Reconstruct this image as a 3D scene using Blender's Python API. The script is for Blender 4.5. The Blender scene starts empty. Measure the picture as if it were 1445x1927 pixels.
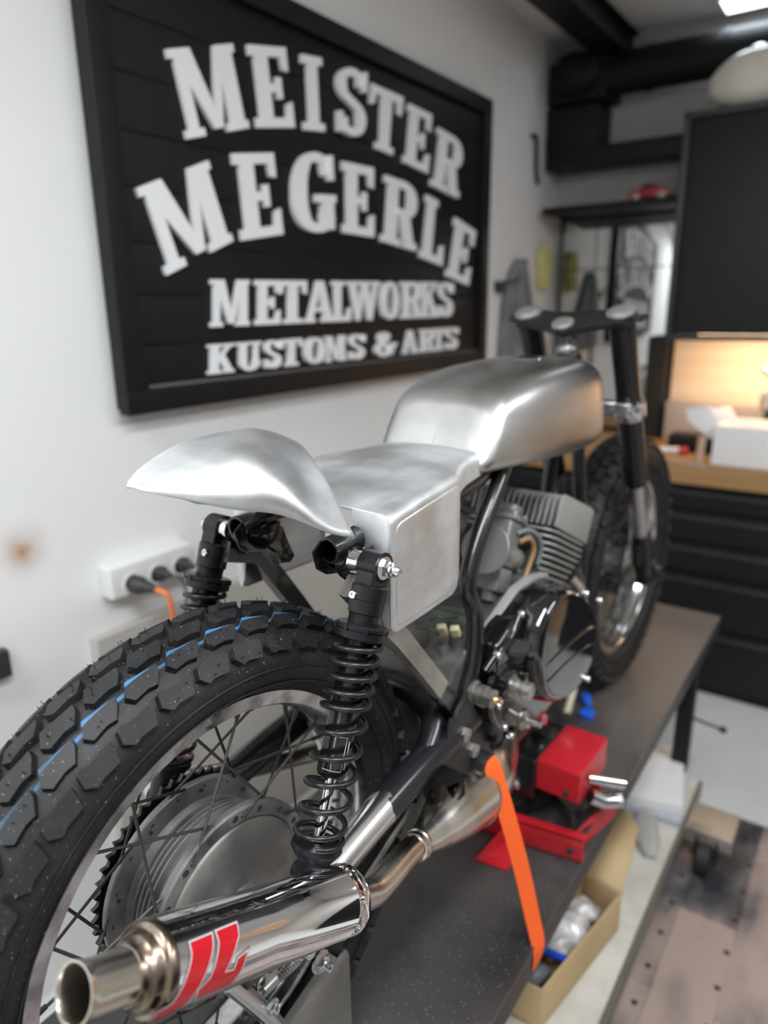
import bpy, bmesh, math, random
from mathutils import Vector, Matrix
random.seed(7)
SC = bpy.context.scene
COL = SC.collection
PI = math.pi
ZO = 0.92                      # the rear axle stands 0.92 m over the workshop floor
RA = math.radians(1.762)       # the room is turned a little against the motorcycle
BM = Matrix.Rotation(-RA, 4, 'Z')   # the motorcycle stands 1.8 degrees off the wall's direction

# ------------------------------------------------------------------ materials
MATS = {}
def mat(name, col=(.5,.5,.5), metal=0., rough=.5, noise=None, bump=0., bscale=60., stretch=(1,1,1),
        rvar=0., col2=None, nscale=8., coat=0., emit=None, estr=0., aniso=0., trans=0., ior=1.45, spec=None, detail=4., lo=.4, hi=.6, alpha=1.):
    if name in MATS: return MATS[name]
    m = bpy.data.materials.new(name); m.use_nodes = True
    nt = m.node_tree; N = nt.nodes; L = nt.links
    b = N['Principled BSDF']
    b.inputs['Base Color'].default_value = (*col, 1)
    b.inputs['Metallic'].default_value = metal
    b.inputs['Roughness'].default_value = rough
    if coat: b.inputs['Coat Weight'].default_value = coat; b.inputs['Coat Roughness'].default_value = .04
    if trans: b.inputs['Transmission Weight'].default_value = trans; b.inputs['IOR'].default_value = ior
    if spec is not None: b.inputs['Specular IOR Level'].default_value = spec
    if alpha < 1: b.inputs['Alpha'].default_value = alpha
    if emit: b.inputs['Emission Color'].default_value = (*emit, 1); b.inputs['Emission Strength'].default_value = estr
    if aniso: b.inputs['Anisotropic'].default_value = aniso
    tc = N.new('ShaderNodeTexCoord'); mp = N.new('ShaderNodeMapping')
    L.new(tc.outputs['Object'], mp.inputs['Vector']); mp.inputs['Scale'].default_value = stretch
    if col2 or rvar:
        n = N.new('ShaderNodeTexNoise'); n.inputs['Scale'].default_value = nscale; n.inputs['Detail'].default_value = detail
        L.new(mp.outputs[0], n.inputs['Vector'])
        if col2:
            cr = N.new('ShaderNodeValToRGB'); cr.color_ramp.elements[0].position = lo; cr.color_ramp.elements[1].position = hi
            cr.color_ramp.elements[0].color = (*col, 1); cr.color_ramp.elements[1].color = (*col2, 1)
            L.new(n.outputs['Fac'], cr.inputs['Fac']); L.new(cr.outputs['Color'], b.inputs['Base Color'])
        if rvar:
            mr = N.new('ShaderNodeMapRange'); mr.inputs['From Min'].default_value = .3; mr.inputs['From Max'].default_value = .7
            mr.inputs['To Min'].default_value = max(.02, rough - rvar); mr.inputs['To Max'].default_value = min(1, rough + rvar)
            L.new(n.outputs['Fac'], mr.inputs['Value']); L.new(mr.outputs[0], b.inputs['Roughness'])
    if bump:
        n2 = N.new('ShaderNodeTexNoise'); n2.inputs['Scale'].default_value = bscale; n2.inputs['Detail'].default_value = 3
        L.new(mp.outputs[0], n2.inputs['Vector'])
        bp = N.new('ShaderNodeBump'); bp.inputs['Strength'].default_value = bump; bp.inputs['Distance'].default_value = .002
        L.new(n2.outputs['Fac'], bp.inputs['Height']); L.new(bp.outputs[0], b.inputs['Normal'])
    MATS[name] = m
    return m

# ------------------------------------------------------------------ mesh builder
class B:
    def __init__(s): s.bm = bmesh.new()
    def _add(s, verts, faces, mi=0):
        vs = [s.bm.verts.new(v) for v in verts]
        out = []
        for f in faces:
            try:
                fc = s.bm.faces.new([vs[i] for i in f]); fc.material_index = mi; out.append(fc)
            except ValueError: pass
        return out
    def box(s, c, d, bev=0., rot=None, mi=0):
        t = bmesh.new(); bmesh.ops.create_cube(t, size=1)
        for v in t.verts: v.co = Vector((v.co.x*d[0], v.co.y*d[1], v.co.z*d[2]))
        if bev: bmesh.ops.bevel(t, geom=t.edges[:], offset=bev, segments=3, affect='EDGES', profile=.6)
        R = rot.to_4x4() if rot is not None else Matrix.Identity(4)
        s._merge(t, Matrix.Translation(c) @ R, mi); return s
    def _merge(s, t, M, mi=0):
        t.verts.index_update()
        s._add([M @ v.co for v in t.verts], [[v.index for v in f.verts] for f in t.faces], mi); t.free()
    def rings(s, rs, closed_ring=True, cap=True, loop=False, mi=0):
        n = len(rs[0]); V = [p for r in rs for p in r]; F = []
        m = len(rs)
        for i in range(m if loop else m-1):
            a, b = i*n, ((i+1) % m)*n
            for j in range(n if closed_ring else n-1):
                k = (j+1) % n
                F.append((a+j, a+k, b+k, b+j))
        if cap and closed_ring and not loop:
            F.append(tuple(reversed(range(n)))); F.append(tuple(range((m-1)*n, m*n)))
        s._add(V, F, mi); return s
    def tube(s, pts, r, n=14, smooth=0, cap=True, mi=0, loop=False, flat=1., up=None):
        P = [Vector(p) for p in pts]
        if smooth: P, r = spline(P, r, smooth, loop)
        m = len(P); rr = r if isinstance(r, (list, tuple)) else [r]*m
        rs = []; prev = None
        for i in range(m):
            a = P[i-1] if (i > 0 or loop) else P[i]; b = P[(i+1) % m] if (i < m-1 or loop) else P[i]
            t = (b-a).normalized()
            if prev is None:
                u = Vector(up) if up else (Vector((0,0,1)) if abs(t.z) < .9 else Vector((1,0,0)))
                u = (u - t*u.dot(t)).normalized()
            else:
                u = (prev - t*prev.dot(t)).normalized()
            prev = u; w = t.cross(u)
            rs.append([P[i] + (u*math.cos(2*PI*k/n)*flat + w*math.sin(2*PI*k/n))*rr[i] for k in range(n)])
        return s.rings(rs, True, cap, loop, mi)
    def cyl(s, a, b, r, r2=None, n=28, mi=0):
        return s.tube([a, b], [r, r if r2 is None else r2], n=n, mi=mi)
    def pipe(s, a, b, ro, ri, n=28, mi=0):       # open pipe with a wall
        a = Vector(a); b = Vector(b)
        return s.lathe(a, b-a, [(0, ri), (0, ro), ((b-a).length, ro), ((b-a).length, ri)], n, closed=True, mi=mi)
    def lathe(s, c, axis, prof, n=48, closed=False, mi=0, cap=False):
        c = Vector(c); t = Vector(axis).normalized()
        u = Vector((0,0,1)) if abs(t.z) < .9 else Vector((0,1,0))
        u = (u - t*u.dot(t)).normalized(); w = t.cross(u)
        pr = list(prof)
        rs = [[c + t*h + (u*math.cos(2*PI*k/n) + w*math.sin(2*PI*k/n))*max(r, 1e-5) for k in range(n)] for h, r in pr]
        return s.rings(rs, True, cap, closed, mi)
    def prism(s, poly, o, ex, ey, ez, h, bev=0., mi=0, seg=2):
        """2-D polygon in the plane (o, ex, ey), thickness h along ez"""
        t = bmesh.new(); ex, ey, ez, o = map(Vector, (ex, ey, ez, o))
        lo = [t.verts.new(o + ex*x + ey*y) for x, y in poly]; hi = [t.verts.new(o + ex*x + ey*y + ez*h) for x, y in poly]
        n = len(poly); t.faces.new(lo[::-1]); t.faces.new(hi)
        for i in range(n): t.faces.new((lo[i], lo[(i+1) % n], hi[(i+1) % n], hi[i]))
        if bev:
            bmesh.ops.recalc_face_normals(t, faces=t.faces[:])
            bmesh.ops.bevel(t, geom=t.edges[:], offset=bev, segments=seg, affect='EDGES', profile=.6, clamp_overlap=True)
        s._merge(t, Matrix.Identity(4), mi); return s
    def ell(s, c, d, n=24, m=14, rot=None, mi=0):
        t = bmesh.new(); bmesh.ops.create_uvsphere(t, u_segments=n, v_segments=m, radius=1)
        for v in t.verts: v.co = Vector((v.co.x*d[0], v.co.y*d[1], v.co.z*d[2]))
        s._merge(t, Matrix.Translation(c) @ (rot.to_4x4() if rot is not None else Matrix.Identity(4)), mi); return s
    def bolt(s, c, axis, r=.006, h=.006, stud=.005, washer=True, mi=0):
        a = Vector(axis).normalized(); c = Vector(c)
        if washer: s.lathe(c, a, [(0, 0), (0, r*1.45), (.0015, r*1.45), (.0015, 0)], 18, mi=mi)
        s.lathe(c, a, [(0, 0), (0, r*1.1), (h*.8, r*1.12), (h, r*.85), (h, 0)], 6, mi=mi)
        if stud: s.lathe(c + a*h, a, [(0, r*.55), (stud*.8, r*.55), (stud, r*.3), (stud, 0)], 12, mi=mi)
        return s
    def screw(s, c, axis, r=.005, h=.005, mi=0):   # socket cap screw
        s.lathe(c, axis, [(0, r), (h*.8, r), (h, r*.85), (h, r*.5), (h*.4, r*.45), (h*.4, 0)], 16, mi=mi); return s
    def quad(s, a, b, c, d, mi=0):
        s._add([a, b, c, d], [(0, 1, 2, 3)], mi); return s

def spline(P, r, k, loop=False):
    n = len(P); rr = r if isinstance(r, (list, tuple)) else [r]*n
    out, ro = [], []
    rng = n if loop else n-1
    for i in range(rng):
        p0 = P[i-1] if (i > 0 or loop) else P[0]*2-P[1]; p1 = P[i]; p2 = P[(i+1) % n]
        p3 = P[(i+2) % n] if (i+2 < n or loop) else p2*2-p1
        for j in range(k):
            t = j/k
            out.append(.5*((2*p1)+(p2-p0)*t+(2*p0-5*p1+4*p2-p3)*t*t+(3*p1-p0-3*p2+p3)*t**3))
            ro.append(rr[i]*(1-t)+rr[(i+1) % n]*t)
    if not loop: out.append(P[-1]); ro.append(rr[-1])
    return out, ro
def lerp(a, b, t): return a+(b-a)*t
def cr(xs, ys, x):
    """smooth interpolation of table ys over xs"""
    if x <= xs[0]: return ys[0]
    if x >= xs[-1]: return ys[-1]
    for i in range(len(xs)-1):
        if xs[i] <= x <= xs[i+1]:
            t = (x-xs[i])/(xs[i+1]-xs[i])
            m0 = (ys[i+1]-ys[i-1])/(xs[i+1]-xs[i-1]) if i > 0 else (ys[1]-ys[0])/(xs[1]-xs[0])
            m1 = (ys[i+2]-ys[i])/(xs[i+2]-xs[i]) if i+2 < len(xs) else (ys[-1]-ys[-2])/(xs[-1]-xs[-2])
            h = xs[i+1]-xs[i]
            return (2*t**3-3*t*t+1)*ys[i]+(t**3-2*t*t+t)*h*m0+(-2*t**3+3*t*t)*ys[i+1]+(t**3-t*t)*h*m1

ORIG = {}
def root(name, label, cat, loc, group=None, room=False):
    o = bpy.data.objects.new(name, None); COL.objects.link(o)
    L = Vector(loc)
    Lw = (L if room else BM @ L) + Vector((0, 0, ZO)); L = L + Vector((0, 0, ZO)); o.location = Lw; o.rotation_euler = (0, 0, 0 if room else -RA); o.empty_display_size = .05
    ORIG[o.name] = L; o['label'] = label; o['category'] = cat
    if group: o['group'] = group
    return o
def obj(name, b, m, parent=None, room=False, smooth=40, mods=None, label=None, cat=None, group=None, kind=None, loc=None):
    me = bpy.data.meshes.new(name)
    bmesh.ops.recalc_face_normals(b.bm, faces=b.bm.faces[:])
    if parent is None and not room: b.bm.transform(BM)
    b.bm.transform(Matrix.Translation((0, 0, ZO)))
    if parent is not None: org = ORIG[parent.name]
    else:
        if loc is not None:
            org = Vector(loc) + Vector((0, 0, ZO))
        else:
            xs = [v.co for v in b.bm.verts]
            org = Vector((sum(v.x for v in xs)/len(xs), sum(v.y for v in xs)/len(xs), min(v.z for v in xs)))
    b.bm.transform(Matrix.Translation(-org))
    b.bm.to_mesh(me); b.bm.free()
    for mm in (m if isinstance(m, (list, tuple)) else [m]): me.materials.append(mm)
    if smooth:
        for p in me.polygons: p.use_smooth = True
        me.set_sharp_from_angle(angle=math.radians(smooth))
    o = bpy.data.objects.new(name, me); COL.objects.link(o)
    if parent is not None: o.parent = parent
    else: o.location = org
    ORIG[o.name] = org
    if label: o['label'] = label
    if cat: o['category'] = cat
    if group: o['group'] = group
    if kind: o['kind'] = kind
    for f in (mods or []): f(o)
    return o
def solid(th, off=-1):
    def f(o):
        m = o.modifiers.new('thickness', 'SOLIDIFY'); m.thickness = th; m.offset = off
    return f
def subsurf(n=2):
    def f(o):
        m = o.modifiers.new('smooth', 'SUBSURF'); m.levels = n; m.render_levels = n
    return f
def bevel(w, seg=2, ang=30):
    def f(o):
        m = o.modifiers.new('bevel', 'BEVEL'); m.width = w; m.segments = seg; m.limit_method = 'ANGLE'; m.angle_limit = math.radians(ang)
    return f
X, Y, Z = Vector((1,0,0)), Vector((0,1,0)), Vector((0,0,1))

# ------------------------------------------------------------------ palette
def alu_material():
    """hand-sanded aluminium sheet: fine scratches in several directions and hazy patches"""
    m = bpy.data.materials.new('sanded_aluminium'); m.use_nodes = True
    N = m.node_tree.nodes; L = m.node_tree.links; b = N['Principled BSDF']
    b.inputs['Metallic'].default_value = 1
    tc = N.new('ShaderNodeTexCoord')
    def noise(scale, det, st=(1,1,1), rot=(0,0,0)):
        mp = N.new('ShaderNodeMapping'); mp.inputs['Scale'].default_value = st; mp.inputs['Rotation'].default_value = rot
        L.new(tc.outputs['Object'], mp.inputs['Vector'])
        n = N.new('ShaderNodeTexNoise'); n.inputs['Scale'].default_value = scale; n.inputs['Detail'].default_value = det
        L.new(mp.outputs[0], n.inputs['Vector']); return n
    haze = noise(9, 3); s1 = noise(90, 3, (1, .06, 1), (0, 0, .5)); s2 = noise(70, 3, (.08, 1, 1), (.3, .2, .9)); fine = noise(700, 2)
    mx = N.new('ShaderNodeMix'); mx.data_type = 'FLOAT'; L.new(haze.outputs['Fac'], mx.inputs[0]); L.new(s1.outputs['Fac'], mx.inputs[2]); L.new(s2.outputs['Fac'], mx.inputs[3])
    cr_ = N.new('ShaderNodeValToRGB'); L.new(mx.outputs[0], cr_.inputs['Fac'])
    cr_.color_ramp.elements[0].position = .3; cr_.color_ramp.elements[0].color = (.70, .71, .72, 1)
    cr_.color_ramp.elements[1].position = .7; cr_.color_ramp.elements[1].color = (.82, .84, .85, 1)
    L.new(cr_.outputs[0], b.inputs['Base Color'])
    mr = N.new('ShaderNodeMapRange'); L.new(haze.outputs['Fac'], mr.inputs['Value'])
    mr.inputs['From Min'].default_value = .35; mr.inputs['From Max'].default_value = .65
    mr.inputs['To Min'].default_value = .40; mr.inputs['To Max'].default_value = .62
    L.new(mr.outputs[0], b.inputs['Roughness'])
    ad = N.new('ShaderNodeMath'); ad.operation = 'ADD'; L.new(mx.outputs[0], ad.inputs[0]); L.new(fine.outputs['Fac'], ad.inputs[1])
    bp = N.new('ShaderNodeBump'); bp.inputs['Strength'].default_value = .10; bp.inputs['Distance'].default_value = .001
    L.new(ad.outputs[0], bp.inputs['Height']); L.new(bp.outputs[0], b.inputs['Normal'])
    return m
M_ALU = alu_material()
M_TANK = mat('tank_aluminium', (.44,.44,.43), 1, .36, rvar=.1, col2=(.60,.60,.59), nscale=7, bump=.06, bscale=90, stretch=(1,.3,1))
M_CHROME = mat('polished_steel', (.86,.86,.87), 1, .06, rvar=.03, nscale=30)
M_STEEL = mat('zinc_steel', (.75,.77,.78), 1, .25)
M_STAIN = mat('heat_tinted_steel', (.62,.57,.49), 1, .24, col2=(.74,.72,.68), nscale=14, rvar=.06)
M_TINT = mat('bronze_heat_tint', (.36,.25,.17), 1, .28, col2=(.55,.47,.38), nscale=22)
M_BARE = mat('bare_ground_steel', (.42,.41,.39), 1, .38, col2=(.62,.61,.58), nscale=30, stretch=(1,1,.15), rvar=.1)
M_BLACK = mat('black_frame_paint', (.008,.009,.010), 0, .28, coat=.5, bump=.05, bscale=200)
M_GLOSS = mat('gloss_black_enamel', (.006,.006,.007), 0, .08, coat=1)
M_ANOD = mat('black_anodised', (.012,.012,.014), .3, .3, rvar=.05)
M_SPRING = mat('black_powder_coat', (.008,.0085,.009), 0, .33, bump=.03, bscale=300)
M_RUBB = mat('black_rubber', (.02,.02,.02), 0, .6)
M_CAST = mat('cast_aluminium', (.20,.20,.195), .5, .5, col2=(.30,.30,.29), nscale=25, bump=.15, bscale=400)
M_HUB = mat('weathered_hub_aluminium', (.13,.128,.122), .7, .5, col2=(.27,.265,.255), nscale=18, bump=.2, bscale=160, rvar=.12)
M_FIN = mat('fin_aluminium', (.34,.34,.325), .35, .5, bump=.1, bscale=400)
M_RIM = mat('worn_aluminium_rim', (.40,.40,.41), 1, .26, col2=(.70,.70,.71), nscale=26, rvar=.14, bump=.1, bscale=120)
M_SPOKE = mat('dull_spoke_steel', (.10,.095,.09), .9, .5)
M_RED = mat('red_enamel', (.50,.012,.022), 0, .35, col2=(.33,.012,.02), nscale=9, coat=.2, lo=.52, hi=.75)
M_ORANGE = mat('orange_webbing', (.95,.13,.015), 0, .75, bump=.4, bscale=900, stretch=(1,.2,1))
M_BRASS = mat('brass', (.75,.5,.2), 1, .3)
M_WHITEP = mat('white_plastic', (.72,.72,.71), 0, .4)
M_DARKP = mat('dark_grey_plastic', (.03,.032,.033), 0, .5)
# ================================================================== MOTORCYCLE
bike = root('motorcycle', 'stripped cafe racer motorcycle with bare aluminium tank, seat and tail, standing on the black bench', 'motorcycle', (0, .6, -.33))
def part(name, b, m, parent=None, **k): return obj(name, b, m, parent or bike, **k)

# ---------------------------------------------------------------- tyres
def tyre(name, cy, R, hw, Rr, blue, pitchn, rows, bl, bw, x0=0., sag=.050):
    """carcass by lathe + raised blocks, one mesh"""
    b = B()
    prof = []                                   # (x, r) outer carcass, from left bead over crown to right bead
    crownR = R-.0065
    def surf(ph, lift=0.):                      # ph = angle across the crown
        s_ = math.sin(ph); c_ = math.cos(ph)
        x = hw*s_; r = crownR - sag*(1-c_)
        nx, nr = s_*sag, c_*hw; l = math.hypot(nx, nr)
        return x+nx/l*lift, r+nr/l*lift
    side = [(-(.030), Rr-.004), (-.036, Rr+.003), (-.046, Rr+.010), (-hw*.955, Rr+.022), (-hw*.995, crownR-sag-.006)]
    prof += side
    for i in range(0, 25):
        ph = math.radians(-84+168*i/24); prof.append(surf(ph))
    prof += [(-x, r) for x, r in reversed(side)]
    rings = []
    NS = 132
    for k in range(NS):
        a = 2*PI*k/NS
        rings.append([Vector((x0+x, cy+r*math.cos(a), r*math.sin(a))) for x, r in prof])
    b.rings(rings, closed_ring=False, cap=False, loop=True)
    # sidewall ribs
    for sg in (-1, 1):
        for (x, r, t) in ((.046+(hw-.046)*.55, Rr+.016, .0011), (hw+.0005, crownR-sag+.002, .0012)):
            b.tube([Vector((x0+sg*x, cy+r*math.cos(2*PI*k/96), r*math.sin(2*PI*k/96))) for k in range(96)], t, n=6, loop=True)
    H = .0074
    for row in rows:
        ph0, off, kind = row
        for k in range(pitchn):
            a0 = 2*PI*(k+off)/pitchn
            poly = [(-.51,-.30),(-.45,.02),(-.20,.50),(.02,.40),(.40,.44),(.51,.08),(.28,-.50),(.02,-.40)]
            if kind == 'out': poly = [(-.51,-.34),(-.48,.0),(-.36,.50),(.10,.42),(.30,.50),(.50,.10),(.40,-.42),(.22,-.50),(.06,-.36)]
            sk = 0
            top, bot = [], []
            for (c_, s_) in poly:
                cl, sl = c_*bl, s_*bw*(1.0 if kind == 'out' else 1) + c_*bl*sk
                for lst, sc, lift in ((top, .94, H), (bot, 1.03, -.001)):
                    ph = ph0 + sl*sc/(hw*.93); ang = a0 + cl*sc/R
                    x, r = surf(ph, lift)
                    lst.append(Vector((x0+x, cy+r*math.cos(ang), r*math.sin(ang))))
            n = len(poly); V = top+bot
            F = [tuple(range(n))]+[(i, i+n, (i+1) % n+n, (i+1) % n) for i in range(n)]
            b._add(V, F)
            # sipe notch ridges and rubber nibs
            if blue and random.random() < .8:
                for _ in range(2):
                    cc = random.uniform(-.3, .3)*bl; ss = random.uniform(-.25, .25)*bw
                    ph = ph0+(ss+cc*sk)/(hw*.93); ang = a0+cc/R
                    x, r = surf(ph, H); x2, r2 = surf(ph, H+random.uniform(.002, .006)); ang2 = ang+random.uniform(-.004, .004)
                    b.tube([(x0+x, cy+r*math.cos(ang), r*math.sin(ang)), (x0+x2, cy+r2*math.cos(ang2), r2*math.sin(ang2))], [.0006, .0004], n=4)
    return b
def tyre_mat(blue):
    m = bpy.data.materials.new('tyre_rubber_blue_line' if blue else 'tyre_rubber'); m.use_nodes = True
    N = m.node_tree.nodes; L = m.node_tree.links; b = N['Principled BSDF']
    b.inputs['Roughness'].default_value = .55; b.inputs['Specular IOR Level'].default_value = .38
    tc = N.new('ShaderNodeTexCoord')
    n = N.new('ShaderNodeTexNoise'); n.inputs['Scale'].default_value = 22; n.inputs['Detail'].default_value = 6; L.new(tc.outputs['Object'], n.inputs['Vector'])
    r = N.new('ShaderNodeValToRGB'); L.new(n.outputs['Fac'], r.inputs['Fac'])
    r.color_ramp.elements[0].position = .35; r.color_ramp.elements[0].color = (.007,.007,.0075,1)
    r.color_ramp.elements[1].position = .75; r.color_ramp.elements[1].color = (.020,.020,.021,1)
    n3 = N.new('ShaderNodeTexNoise'); n3.inputs['Scale'].default_value = 420; n3.inputs['Detail'].default_value = 1; L.new(tc.outputs['Object'], n3.inputs['Vector'])
    g = N.new('ShaderNodeMath'); g.operation = 'GREATER_THAN'; g.inputs[1].default_value = .735; L.new(n3.outputs['Fac'], g.inputs[0])
    mx = N.new('ShaderNodeMix'); mx.data_type = 'RGBA'; L.new(g.outputs[0], mx.inputs[0]); L.new(r.outputs[0], mx.inputs[6]); mx.inputs[7].default_value = (.2,.2,.2,1)
    out = mx.outputs[2]
    if blue:
        sx = N.new('ShaderNodeSeparateXYZ'); L.new(tc.outputs['Object'], sx.inputs[0])
        w = N.new('ShaderNodeTexNoise'); w.inputs['Scale'].default_value = 9; L.new(tc.outputs['Object'], w.inputs['Vector'])
        a = N.new('ShaderNodeMath'); a.operation = 'ADD'; a.inputs[1].default_value = -.0282; L.new(sx.outputs['X'], a.inputs[0])
        ab = N.new('ShaderNodeMath'); ab.operation = 'ABSOLUTE'; L.new(a.outputs[0], ab.inputs[0])
        lt = N.new('ShaderNodeMath'); lt.operation = 'LESS_THAN'; lt.inputs[1].default_value = .0016; L.new(ab.outputs[0], lt.inputs[0])
        mr = N.new('ShaderNodeMapRange'); mr.inputs['From Min'].default_value = .35; mr.inputs['From Max'].default_value = .6; mr.inputs['To Max'].default_value = .85; mr.inputs['To Min'].default_value = .1
        L.new(w.outputs['Fac'], mr.inputs['Value'])
        mu = N.new('ShaderNodeMath'); mu.operation = 'MULTIPLY'; L.new(lt.outputs[0], mu.inputs[0]); L.new(mr.outputs[0], mu.inputs[1])
        m2 = N.new('ShaderNodeMix'); m2.data_type = 'RGBA'; L.new(mu.outputs[0], m2.inputs[0]); L.new(out, m2.inputs[6]); m2.inputs[7].default_value = (.045,.18,.36,1)
        out = m2.outputs[2]
    L.new(out, b.inputs['Base Color'])
    bp = N.new('ShaderNodeBump'); bp.inputs['Strength'].default_value = .25; bp.inputs['Distance'].default_value = .0012
    n4 = N.new('ShaderNodeTexNoise'); n4.inputs['Scale'].default_value = 130; n4.inputs['Detail'].default_value = 5; L.new(tc.outputs['Object'], n4.inputs['Vector'])
    L.new(n4.outputs['Fac'], bp.inputs['Height']); L.new(bp.outputs[0], b.inputs['Normal'])
    return m
HWR = .060
rowsR = [(-1.04, .55, 'out'), (-.60, .07, 'mid'), (-.20, .57, 'mid'), (.19, .05, 'mid'), (.575, .53, 'mid'), (1.03, .17, 'out')]
part('rear_tyre', tyre('t', 0, .3285, HWR, .2375, True, 43, rowsR, .0440, .0205), tyre_mat(True), smooth=30)
FY = 1.325; FR = .3285
rowsF = rowsR
part('front_tyre', tyre('t', FY, FR, .052, .2375, False, 43, rowsF, .0440, .0180, sag=.044), tyre_mat(False), smooth=30)

# ---------------------------------------------------------------- rims, spokes, hubs
def rim(name, cy, m, fx=.032):
    b = B()
    prof = [(-fx,.2375),(-fx-.002,.2365),(-fx-.0015,.2215),(-fx+.002,.2190),(-.022,.2185),(-.016,.2170),(-.008,.2125),(.008,.2125),(.016,.2170),(.022,.2185),(fx-.002,.2190),(fx+.0015,.2215),(fx+.002,.2365),(fx,.2375),
            (fx-.003,.2360),(fx-.003,.2325),(fx-.008,.2310),(.016,.2300),(.012,.2200),(-.012,.2200),(-.016,.2300),(-fx+.008,.2310),(-fx+.003,.2325),(-fx+.003,.2360)]
    b.lathe((0, cy, 0), X, prof, 120, closed=True)
    return part(name, b, m, smooth=30)
rr = rim('rear_rim', 0, M_RIM)
fr = rim('front_rim', FY, mat('front_rim_alloy', (.66,.66,.66), 1, .14))
def spokes(par, cy, hubR, xl, xr, n=36):
    for i in range(n):
        sgn = 1 if i % 2 else -1
        xh = xr if sgn > 0 else xl
        grp = (i//2) % 2
        ar = 2*PI*(i+.5)/n
        ah = ar + (1 if grp else -1)*math.radians(46)
        p1 = Vector((xh+sgn*.002*(1 if grp else -1), cy+hubR*math.cos(ah), hubR*math.sin(ah)))
        p2 = Vector((sgn*.004, cy+.214*math.cos(ar), .214*math.sin(ar)))
        b = B()
        d = (p2-p1).normalized(); bend = p1 + Vector((sgn*.005, 0, 0))
        b.tube([p1-Vector((sgn*.006, 0, 0)), bend, lerp(bend, p2, .06), p2], [.0019, .0019, .0017, .0017], n=7)
        b.lathe(p2-d*.016, d, [(0, .0026), (.014, .0030), (.016, .0034), (.019, .0034)], 8)
        part('spoke', b, M_SPOKE, par)
spokes(rr, 0, .103, -.040, .034)
spokes(fr, FY, .055, -.035, .035)
# rear hub: wide finned drum
b = B()
b.lathe((0,0,0), X, [(-.046,0),(-.046,.110),(-.044,.1125),(-.038,.1125),(-.0365,.111),(-.033,.092),(-.026,.087),(-.0225,.087),(-.0215,.093),(-.0195,.093),(-.0185,.088),(-.0145,.088),(-.0135,.094),(-.0115,.094),(-.0105,.089),(-.0065,.089),(-.0055,.095),(-.0035,.095),(-.0025,.090),(.0015,.090),(.0025,.096),(.0045,.096),(.0055,.091),(.012,.093),(.022,.100),(.028,.110),(.029,.1125),(.036,.1125),(.038,.110),(.038,.096),(.036,.094)], 96)
for k in range(18):
    a = 2*PI*(k+.3)/18; b.lathe((.0380, .1035*math.cos(a), .1035*math.sin(a)), X, [(.0002, 0), (.0002, .0030), (.0006, .0038), (-.0012, .0044)], 12, mi=1)
    b.lathe((-.0355, .1035*math.cos(a+.17), .1035*math.sin(a+.17)), X, [(.0002, 0), (.0002, .0030), (-.002, .0034)], 12, mi=1)
hub = part('rear_hub', b, [M_HUB, M_RUBB], smooth=30)
b = B()
b.lathe((0,0,0), X, [(.036,.094),(.0385,.0925),(.040,.090),(.0415,.080),(.044,.062),(.047,.040),(.048,.026),(.054,.024),(.055,.012),(.055,0)], 96)
part('brake_cover', b, mat('dull_cover_alu', (.15,.147,.138), .65, .5, col2=(.27,.262,.245), nscale=14, rvar=.1, bump=.08, bscale=90), hub)
# sprocket and chain side
b = B(); NT = 50; poly = []
for k in range(NT):
    for (f, r) in ((.0, .1090), (.18, .1096), (.31, .1120), (.42, .1148), (.5, .1156), (.58, .1148), (.69, .1120), (.82, .1096)):
        a = 2*PI*(k+f)/NT; poly.append((r*math.cos(a), r*math.sin(a)))
n = len(poly)
rs = []
for x in (-.0615, -.0565): rs.append([Vector((x, y, z)) for y, z in poly])
inn = [[Vector((x, .072*math.cos(2*PI*k/n), .072*math.sin(2*PI*k/n))) for k in range(n)] for x in (-.0615, -.0565)]
b.rings([rs[0], rs[1], inn[1], inn[0]], True, False, True)
for k in range(6):
    a = 2*PI*k/6; b.tube([(-.059, .078*math.cos(a), .075*math.sin(a)), (-.059, .03*math.cos(a), .03*math.sin(a))], .008, n=8)
    b.bolt((-.0615, .05*math.cos(a), .05*math.sin(a)), -X, .005)
b.lathe((0,0,0), X, [(-.064, .0), (-.064, .034), (-.046, .036)], 24)
part('sprocket', b, mat('dark_oily_steel', (.05,.045,.04), .8, .45), hub)
# axle, brake arm and stay under the silencer
b = B()
b.cyl((-.135,0,0), (.135,0,0), .0085, n=20); b.bolt((.128,0,0), X, .013, .012, .012)
b.cyl((.055,0,0), (.105,0,0), .014, n=24)
part('rear_axle', b, M_STEEL)
b = B()
b.prism([(-.012,.01),(.012,.012),(.010,-.115),(-.010,-.115)], (.058,.02,-.012), Y, Z, X, .006, .002)
b.tube([(.062,.0,-.115),(.062,.06,-.128),(.062,.16,-.12),(.075,.32,-.03)], .0035, smooth=5)
b.lathe((.062,.005,-.116), Y, [(0,0),(0,.008),(.02,.008),(.02,0)], 12)
for i in range(9): b.lathe((.062,.030+i*.004,-.121), Y, [(0,.004),(.001,.0052),(.002,.004)], 12)
part('brake_arm', b, M_BARE)
b = B()
b.tube([(.070,-.045,-.05),(.075,.01,-.16),(.080,.03,-.235)], .010, smooth=6); b.bolt((.082,.0,-.12), X, .007)
b.bolt((.078, .085, -.135), X, .010, .010, .010)
part('torque_stay', b, M_STEEL)
# front hub + discs
b = B()
b.lathe((0,FY,0), X, [(-.045,0),(-.045,.058),(-.038,.060),(-.034,.052),(-.02,.032),(.02,.032),(.034,.052),(.038,.060),(.045,.058),(.045,0)], 48)
part('front_hub', b, M_HUB)

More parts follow.
